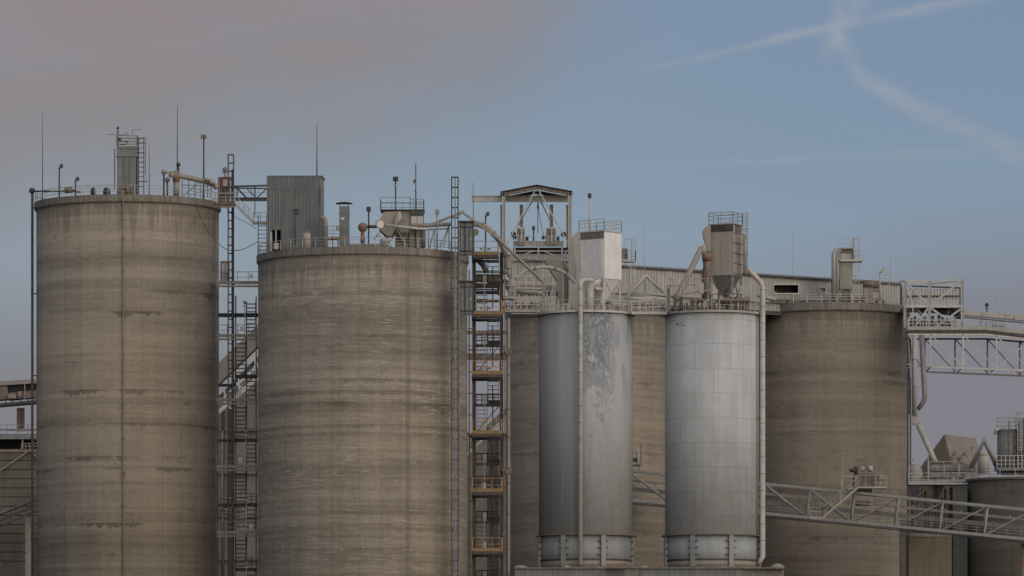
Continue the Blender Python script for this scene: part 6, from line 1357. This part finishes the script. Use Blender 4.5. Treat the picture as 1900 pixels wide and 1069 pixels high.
# ------------------------------------------------------------------ inclined conveyor truss
def incline():
    t = thing('inclined_conveyor', 'long pale truss conveyor sloping down to the right across the brown silos', 'conveyor', pt(1400, 930, 715))
    Yf = lambda x: 716 - (x - 1175) * (36 / 725.0); 
    tp = lambda x: 871 + (x - 1150) * .0985 if x < 1500 else 905.5 + (x - 1500) * .0985
    bt = lambda x: 926 + (x - 1150) * .0985 if x < 1500 else 960.5 + (x - 1500) * .0985
    def P(x, f, dy=0): py = tp(x) + (bt(x) - tp(x)) * f; return pt(x, py, Yf(x)) + Vector((0, dy, 0))
    D = 2.4; xa, xb = 1120, 1960
    for dy, mt in ((0, 'cream'), (D, 'tan')):
        m = MB(); m.bar(P(xa, 0, dy), P(xb, 0, dy), .2, .28); m.bar(P(xa, 1, dy), P(xb, 1, dy), .2, .34)
        xs = [1163, 1253, 1336, 1418, 1500.5, 1583, 1665, 1747, 1830, 1912]
        for i, x in enumerate(xs):
            m.bar(P(x + 3, 0, dy), P(x - 3, 1, dy), .16)
            if i < len(xs) - 1:
                if x < 1560: m.bar(P(x + 3, .02, dy), P(xs[i + 1] - 3, 1, dy), .14)
                else: m.bar(P(x, .98, dy), P(xs[i + 1] + 3, .02, dy), .13)
        m.build('truss', mt, t)
    m = MB(); m.bar(P(xa, 1.1, D / 2), P(xb, 1.1, D / 2), D, .1); m.build('underside', 'dsteel', t)
    m = MB(); m.bar(P(xa, .32, D * .5), P(xb, .32, D * .5), .7, .3); m.build('cable_duct', 'beige', t)
    m = MB(); m.bar(P(xa, .60, D * .75), P(xb, .60, D * .75), 1.2, .55); m.build('belt_housing', 'tan', t)
    m = MB()
    for f in (.76, .85): m.bar(P(xa, f, .35), P(xb, f, .35), .06)
    for i in range(30): x = 1140 + i * 28; m.bar(P(x, .98, .35), P(x, .72, .35), .06)
    m.build('handrail', 'beige', t)
    m = MB()
    for i in range(26): x = 1155 + i * 30; m.bar(P(x, .22, D * .4), P(x, .45, D * .4), .1)
    m.build('idler_bracket', 'tan', t)
    for x in (1395, 1650, 1900): m = MB(); p = P(x, 1.15, D / 2); m.bar((p.x, p.y, 0), p, .5, .5) if x != 1650 else None; (m.build('trestle_leg', 'bsteel', t) if m.v else None)
    # drive platform
    Y = Yf(1600) - 1; t = thing('drive_station', 'drive motors on a railed platform above the inclined conveyor', 'machinery', pt(1605, 905, Y))
    m = MB(); m.box((X(1590, Y), Y, Z(906, Y)), (X(1646, Y), Y + 2.2, Z(902.5, Y))); m.box((X(1572, Y), Y + .3, Z(908, Y)), (X(1592, Y), Y + 2, Z(905, Y))); m.build('deck', 'beige', t)
    m = MB(); m.rail([pt(1621, 903, Y), pt(1645, 903, Y)], 1.4, .8, .035, (.35, .68)); m.rail([pt(1590, 903, Y), pt(1621, 903, Y)], 1.4, 1.2, .035, ()); m.bar(pt(1562, 884, Y), pt(1590, 884, Y), .1); m.bar(pt(1562, 884, Y), pt(1562, 925, Y), .07); m.bar(pt(1564, 843, Y + .3), pt(1564, 905, Y + .3), .06); m.sphere(pt(1564, 843, Y + .3), .1, 8); m.build('handrail', 'beige', t)
    m = MB(); m.pbox(1592, 879, 1620, 902, Y + .6, 1.2); m.build('gear_casing', 'rustgrey', t)
    m = MB(); m.tube([pt(1601, 868.5, Y), pt(1601, 868.5, Y + 1.2)], .5, 16); m.build('pulley', 'bsteel', t)
    m = MB(); m.tube([pt(1601, 868.5, Y - .1), pt(1601, 868.5, Y)], .3, 16); m.tube(xp([(1610, 870), (1619, 870)], Y + .5), .38, 12); m.build('motor', 'beige', t)
    m = MB(); m.tube(xp([(1577, 873), (1592, 873)], Y + .5), .22, 10); m.tube(xp([(1588, 866), (1588, 880)], Y + .5), .26, 10); m.bar(pt(1583, 885, Y + .4), pt(1592, 878, Y + .4), .2); m.tube(xp([(1584, 886), (1584, 904)], Y + .5), .1, 8); m.build('gearbox', 'dsteel', t)
    m = MB(); m.tube(xp([(1628, 887), (1641, 887)], Y + .6), .3, 10); m.pbox(1630, 890, 1639, 900, Y + .5, .8); m.build('small_motor', 'tan', t)
    m = MB(); m.pbox(1585, 908, 1618, 914, Y + 1, 1.2); m.pbox(1588, 930, 1614, 938, Y + 2.5, 1); m.build('box', 'dsteel', t)
    m = MB(); m.stair(pt(1526, 961, Y - .5), pt(1594, 903, Y - .5), .8, None, (0, 1, 0), .3); m.rail([pt(1526, 959, Y - .5), pt(1594, 901, Y - .5)], 1.15, 1.5, .035, (.5,)); m.bar(pt(1503, 960, Y - .5), pt(1526, 961, Y - .5), .1, .22); m.rail([pt(1503, 958, Y - .5), pt(1526, 959, Y - .5)], 1.15, 1.3, .035, (.5,)); m.build('stair_flight', 'beige', t)
M['rustgrey'] = worn('rust_stained_casing', (.11, .095, .088), (.18, .15, .135), .8, 0, 1.5, .8, .35, rust=.35)
incline()
Y = 712
t = thing('belt_box', 'grey white inlet box on the conveyor beside the peeling silo', 'machinery', pt(1182, 868, Y))
m = MB(); m.hexa([pt(1181, 837, Y), pt(1188, 837, Y), pt(1188, 837, Y + .8), pt(1181, 837, Y + .8)], [pt(1187, 828, Y), pt(1188, 824, Y), pt(1188, 824, Y + .8), pt(1187, 828, Y + .8)]); m.pbox(1183, 838, 1187.5, 858, Y, .6); m.build('hood', 'galv', t)
m = MB(); m.pbox(1172, 850, 1184, 857, Y + .1, .6); m.pbox(1172, 862, 1188, 865, Y, .8); m.bar(pt(1188, 824, Y), pt(1188, 864, Y), .08); m.bar(pt(1181, 838, Y), pt(1181, 864, Y), .08); m.bar(pt(1186, 864, Y), pt(1186, 874, Y), .08); m.build('frame', 'dsteel', t)

# ------------------------------------------------------------------ low corrugated building under the metal silos
def low_building():
    Y = 632; zt = Z(1053, Y); t = thing('corrugated_building', 'low corrugated building carrying the two slim metal silos', 'building', (X(1205, Y), Y, 0))
    runs = [((955, Y), (1128, Y), 'siding'), ((1128, Y), (1160, Y - .9), 'siding2'), ((1160, Y - .9), (1184, Y - .9), 'siding2'), ((1184, Y - .2), (1368, Y - .2), 'siding'), ((1368, Y - .2), (1454, Y + .8), 'siding2'), ((1454, Y + .8), (1454, Y + 22), 'siding'), ((955, Y + 22), (955, Y), 'siding')]
    m1, m2 = MB(), MB()
    for (a, ya), (b, yb), mt in runs:
        mm = m1 if mt == 'siding' else m2; mm.corr((X(a, Y), ya), (X(b, Y), yb), 0, zt - .15, .26, .06)
    m1.build('wall', 'lowwall', t); m2.build('pale_wall', 'siding3', t)
    m = MB(); m.box((X(953, Y), Y - .3, zt - .15), (X(1128, Y), Y + 22, zt)); m.box((X(1128, Y), Y - 1.2, zt - .15), (X(1185, Y), Y + 22, zt + .01)); m.box((X(1185, Y), Y - .5, zt - .15), (X(1456, Y), Y + 22, zt + .02)); m.build('roof_edge', 'bsteel', t)
    m = MB(); random.seed(2)
    def mound(px, w, h): m.lathe((X(px, Y), Y + 1.0, zt), [(w, 0), (w * .8, h * .4), (w * .4, h * .85), (.02, h)], 14)
    mound(966, .9, .3); mound(1443, .9, .5); mound(1196, .7, .25); mound(1052, .5, .3); m.build('dust_mound', 'tan', t)
    m = MB(); m.box((X(1136, Y), Y + 2, zt), (X(1164, Y), Y + 3, zt + .5)); m.build('rusty_box', 'rust', t)
M['lowwall'] = worn('blue_grey_corrugated_sheet', (.13, .14, .145), (.20, .205, .20), .6, .15, .35, .85, .3)
low_building()

# ------------------------------------------------------------------ far left buildings
def far_left():
    Y = 740; t = thing('overhead_conveyor', 'tan enclosed conveyor on a rusty pier at the left edge', 'conveyor', (X(30, Y), Y, Z(812, Y)))
    sl = lambda x, y: pt(x, y - (x - 0) * .09, Y)
    m = MB(); m.bar(sl(-40, 712), sl(110, 716), 3, .55); m.build('roof_cover', 'tan', t)
    m = MB(); m.bar(sl(-40, 731), sl(16, 731), 2.6, 1.7); m.bar(sl(16, 738), sl(110, 738), 2.6, .9); m.build('side_panel', 'bsteel', t)
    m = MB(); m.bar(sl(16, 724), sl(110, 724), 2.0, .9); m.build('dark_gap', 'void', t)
    m = MB(); m.bar(sl(-40, 752), sl(110, 753), 3, .35)
    for i in range(9): m.bar(sl(-30 + i * 14, 744) - Vector((0, 1.5, 0)), sl(-30 + i * 14, 752) - Vector((0, 1.5, 0)), .15)
    m.build('frame', 'dsteel', t)
    m = MB(); m.box((X(36, Y), Y - 2, Z(737, Y)), (X(42, Y), Y - 1.7, Z(728, Y))); m.box((X(18, Y), Y - 2, Z(741, Y)), (X(32, Y), Y - 1.7, Z(733, Y))); m.bar(pt(46, 746, Y - 1.8), pt(46, 712, Y - 1.8), .12); m.build('panel_box', 'tan', t)
    m = MB(); m.pbox(31, 757, 38, 800, Y - .4, .8); m.pbox(39, 757, 45, 800, Y - .1, .6); m.build('pier', 'rustd', t)
    Y = 735; t = thing('process_building', 'tan plank clad building with yellow edge beam at the left edge', 'building', (X(0, Y), Y, 0))
    m = MB()
    zt = Z(838, Y); k = 0; py = 838
    while py < 1480:
        h = 17 if k < 12 else 40; m.box((X(-160, Y), Y + (.0 if k % 2 else .04), Z(py + h, Y) + .09), (X(90, Y), Y + 8, Z(py, Y))); py += h; k += 1
    m.build('wall', 'siding5', t)
    m = MB(); m.bar(pt(-160, 835.5, Y - .2), pt(90, 835.5, Y - .2), .2, .26); m.build('edge_beam', 'yellow', t)
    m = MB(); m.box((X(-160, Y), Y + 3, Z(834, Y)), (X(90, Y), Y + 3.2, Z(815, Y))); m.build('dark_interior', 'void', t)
    m = MB(); m.box((X(-160, Y), Y - .2, Z(815, Y)), (X(90, Y), Y + 8, Z(805, Y))); m.bar(pt(-160, 797, Y - .3), pt(90, 798, Y - .3), .1, .3); m.build('roof_slab', 'steel', t)
    m = MB(); m.rail([pt(-160, 805, Y - .2), pt(90, 805, Y - .2)], 1.15, 1.3, .035, (.5,)); m.build('handrail', 'steel', t)
    m = MB()
    for px in (-60, -20, 42, 62): m.bar(pt(px, 834, Y), pt(px, 815, Y), .14)
    m.rail([pt(40, 833, Y), pt(70, 833, Y)], .7, .6, .05, (.5,)); m.bar(pt(0, 873, Y - .3), pt(66, 828, Y - .3), .16); m.bar(pt(58, 838, Y - .3), pt(72, 852, Y - .3), .14); m.build('brace', 'tan', t)
    m = MB(); m.pbox(47, 962, 60, 1480, Y - 3, .8); m.build('column', 'tan', t)
    t = thing('sloping_conveyor', 'dark triple beam conveyor sloping across the far left building', 'conveyor', pt(0, 960, 729))
    m = MB(); Y = 729
    for o, w in ((0, .14), (11, .3), (22, .2)): m.bar(pt(-60, 950 + o + 30, Y), pt(90, 922 + o - 5, Y), .5, w)
    for i in range(10): x = -50 + i * 14; m.bar(pt(x, 978 - (x + 60) * .38 , Y), pt(x, 1000 - (x + 60) * .38, Y), .06)
    m.build('frame', 'dsteel', t)
    m = MB(); m.bar(pt(-60, 975, Y + .5), pt(90, 921, Y + .5), .8, .3); m.build('belt', 'steel', t)
    m = MB(); m.bar(pt(-50, 1080, Y), pt(50, 1025, Y), .3, .12); m.bar(pt(-50, 1003, Y), pt(50, 1003, Y), .2, .15); m.build('lower_beam', 'dsteel', t)
far_left()

# ------------------------------------------------------------------ background seen through the gaps
def gaps():
    Y = 745; t = thing('enclosed_conveyor', 'grey enclosed conveyor climbing behind the left stair tower', 'conveyor', pt(440, 690, Y))
    m = MB(); m.bar(pt(370, 730, Y), pt(520, 585, Y), 3, 2.0); m.build('housing', 'siding3', t)
    m = MB(); m.bar(pt(370, 776, Y - 1.8), pt(520, 625, Y - 1.8), .3, .5); m.bar(pt(370, 796, Y - 1.8), pt(520, 664, Y - 1.8), .2, .3); m.build('underframe', 'dsteel', t)
    m = MB(); m.bar(pt(370, 796, Y - 2.5), pt(520, 664, Y - 2.5), .2, .5); m.bar(pt(370, 759, Y - 2.4), pt(520, 612, Y - 2.4), .1, .16)
    for x in (415, 441, 472): m.bar(pt(x, 712 - (x - 415), Y - 2.4), pt(x + 4, 756 - (x - 415) * .9, Y - 2.4), .2)
    m.bar(pt(408, 738, Y - 2.4), pt(430, 760, Y - 2.4), .15); m.bar(pt(436, 708, Y - 2.4), pt(460, 730, Y - 2.4), .15); m.build('pale_stringer', 'dwhite', t)
    Y = 755; t = thing('mill_building', 'tall drab mill building behind the left stair tower', 'building', (X(440, Y), Y, 0))
    m = MB(); m.hexa([(X(370, Y), Y, 0), (X(520, Y), Y, 0), (X(520, Y), Y + 10, 0), (X(370, Y), Y + 10, 0)], [pt(370, 776, Y), pt(520, 648, Y), pt(520, 648, Y) + Vector((0, 10, 0)), pt(370, 776, Y) + Vector((0, 10, 0))]); m.build('wall', 'siding3', t)
    m = MB()
    for px in (415, 428): m.bar((X(px, Y), Y - .3, 0), pt(px, 760, Y - .3), .25)
    for py in (800, 880, 960, 1040): m.bar(pt(400, py, Y - .3), pt(480, py, Y - .3), .2)
    m.build('frame', 'dsteel', t)
    Y = 742; t = thing('service_pipes', 'dusty pipes and valves behind the lower left stair tower', 'pipes', pt(420, 1060, Y))
    m = MB(); random.seed(12)
    for i in range(7): py = 925 + i * 7; m.tube(xp([(408, py), (436, py - random.uniform(-4, 4))], Y), random.uniform(.08, .2), 8)
    for i in range(6): py = 942 + i * 7; m.tube(xp([(440, py), (455, py - 2)], Y), random.uniform(.1, .25), 8)
    m.tube(xp([(412, 1069), (412, 800)], Y), .15, 8); m.tube(xp([(422, 940), (422, 770)], Y), .1, 8); m.build('pipe', 'bsteel', t)
    # through the orange tower
    Y = 790; t = thing('background_mill', 'drab sheeted building seen through the orange stair tower', 'building', (X(905, Y), Y, 0))
    m = MB(); m.box((X(840, Y), Y, 0), (X(960, Y), Y + 10, Z(806, Y))); m.build('wall', 'siding3', t)
    m = MB(); m.bar(pt(840, 806, Y - .2), pt(960, 806, Y - .2), .3, .4); m.bar(pt(880, 890, Y - .2), pt(930, 890, Y - .2), .3, 1.2)
    for px in (912, 922): m.bar((X(px, Y), Y - .3, 0), pt(px, 810, Y - .3), .3)
    m.build('frame', 'dsteel', t)
    Y = 770; t = thing('distant_conveyor', 'far conveyor crossing behind the orange stair tower', 'conveyor', pt(905, 800, Y))
    m = MB(); m.bar(pt(850, 846, Y), pt(960, 744, Y), 2, .7); m.build('belt_frame', 'siding3', t)
    m = MB(); m.bar(pt(850, 826, Y - 1.2), pt(960, 724, Y - 1.2), .1, .14); m.bar(pt(850, 858, Y - 1.2), pt(960, 756, Y - 1.2), .3, .3)
    for i in range(8): x = 856 + i * 13; m.bar(pt(x, 848 - i * 12, Y - 1.2), pt(x, 822 - i * 12, Y - 1.2), .08)
    m.build('stringer', 'dwhite', t)
    m = MB(); Y = 775; m.bar(pt(860, 662, Y), pt(960, 662, Y), .6, .9); m.rail([pt(860, 655, Y), pt(960, 655, Y)], 1.0, 2, .05); m.bar(pt(860, 617, Y), pt(960, 617, Y), .4, .5)
    single(m, 'far_pipe_bridge', 'bsteel', 'horizontal pipe bridge seen through the upper orange stair tower', 'pipe bridge', pt(905, 660, Y))
    # dusty service tower machinery above: seen between hoist cabins and platform
    Y = 643; t = thing('pipe_bundle', 'dusty horizontal pipes between the two upper orange tower landings', 'pipes', pt(900, 530, Y))
    m = MB()
    for py, r_, a, b in ((504, .12, 880, 930), (511, .2, 878, 928), (519, .28, 880, 930), (528, .18, 882, 932), (537, .1, 878, 930)): m.tube(xp([(a, py), (b, py + 1)], Y + 3), r_, 8)
    m.build('pipe', 'tan', t)
    m = MB(); m.tube(xp([(886, 478), (897, 492), (903, 506)], Y + 1), [.5, .35, .3], 10); m.build('funnel', 'steel', t)
    m = MB(); m.pbox(883, 540, 928, 545, Y + 3, .8); m.pbox(883, 556, 926, 560, Y + 3, .8); m.build('dark_beam', 'dsteel', t)
gaps()

for o in bpy.data.objects:
    if '_o' in o.keys(): del o['_o']
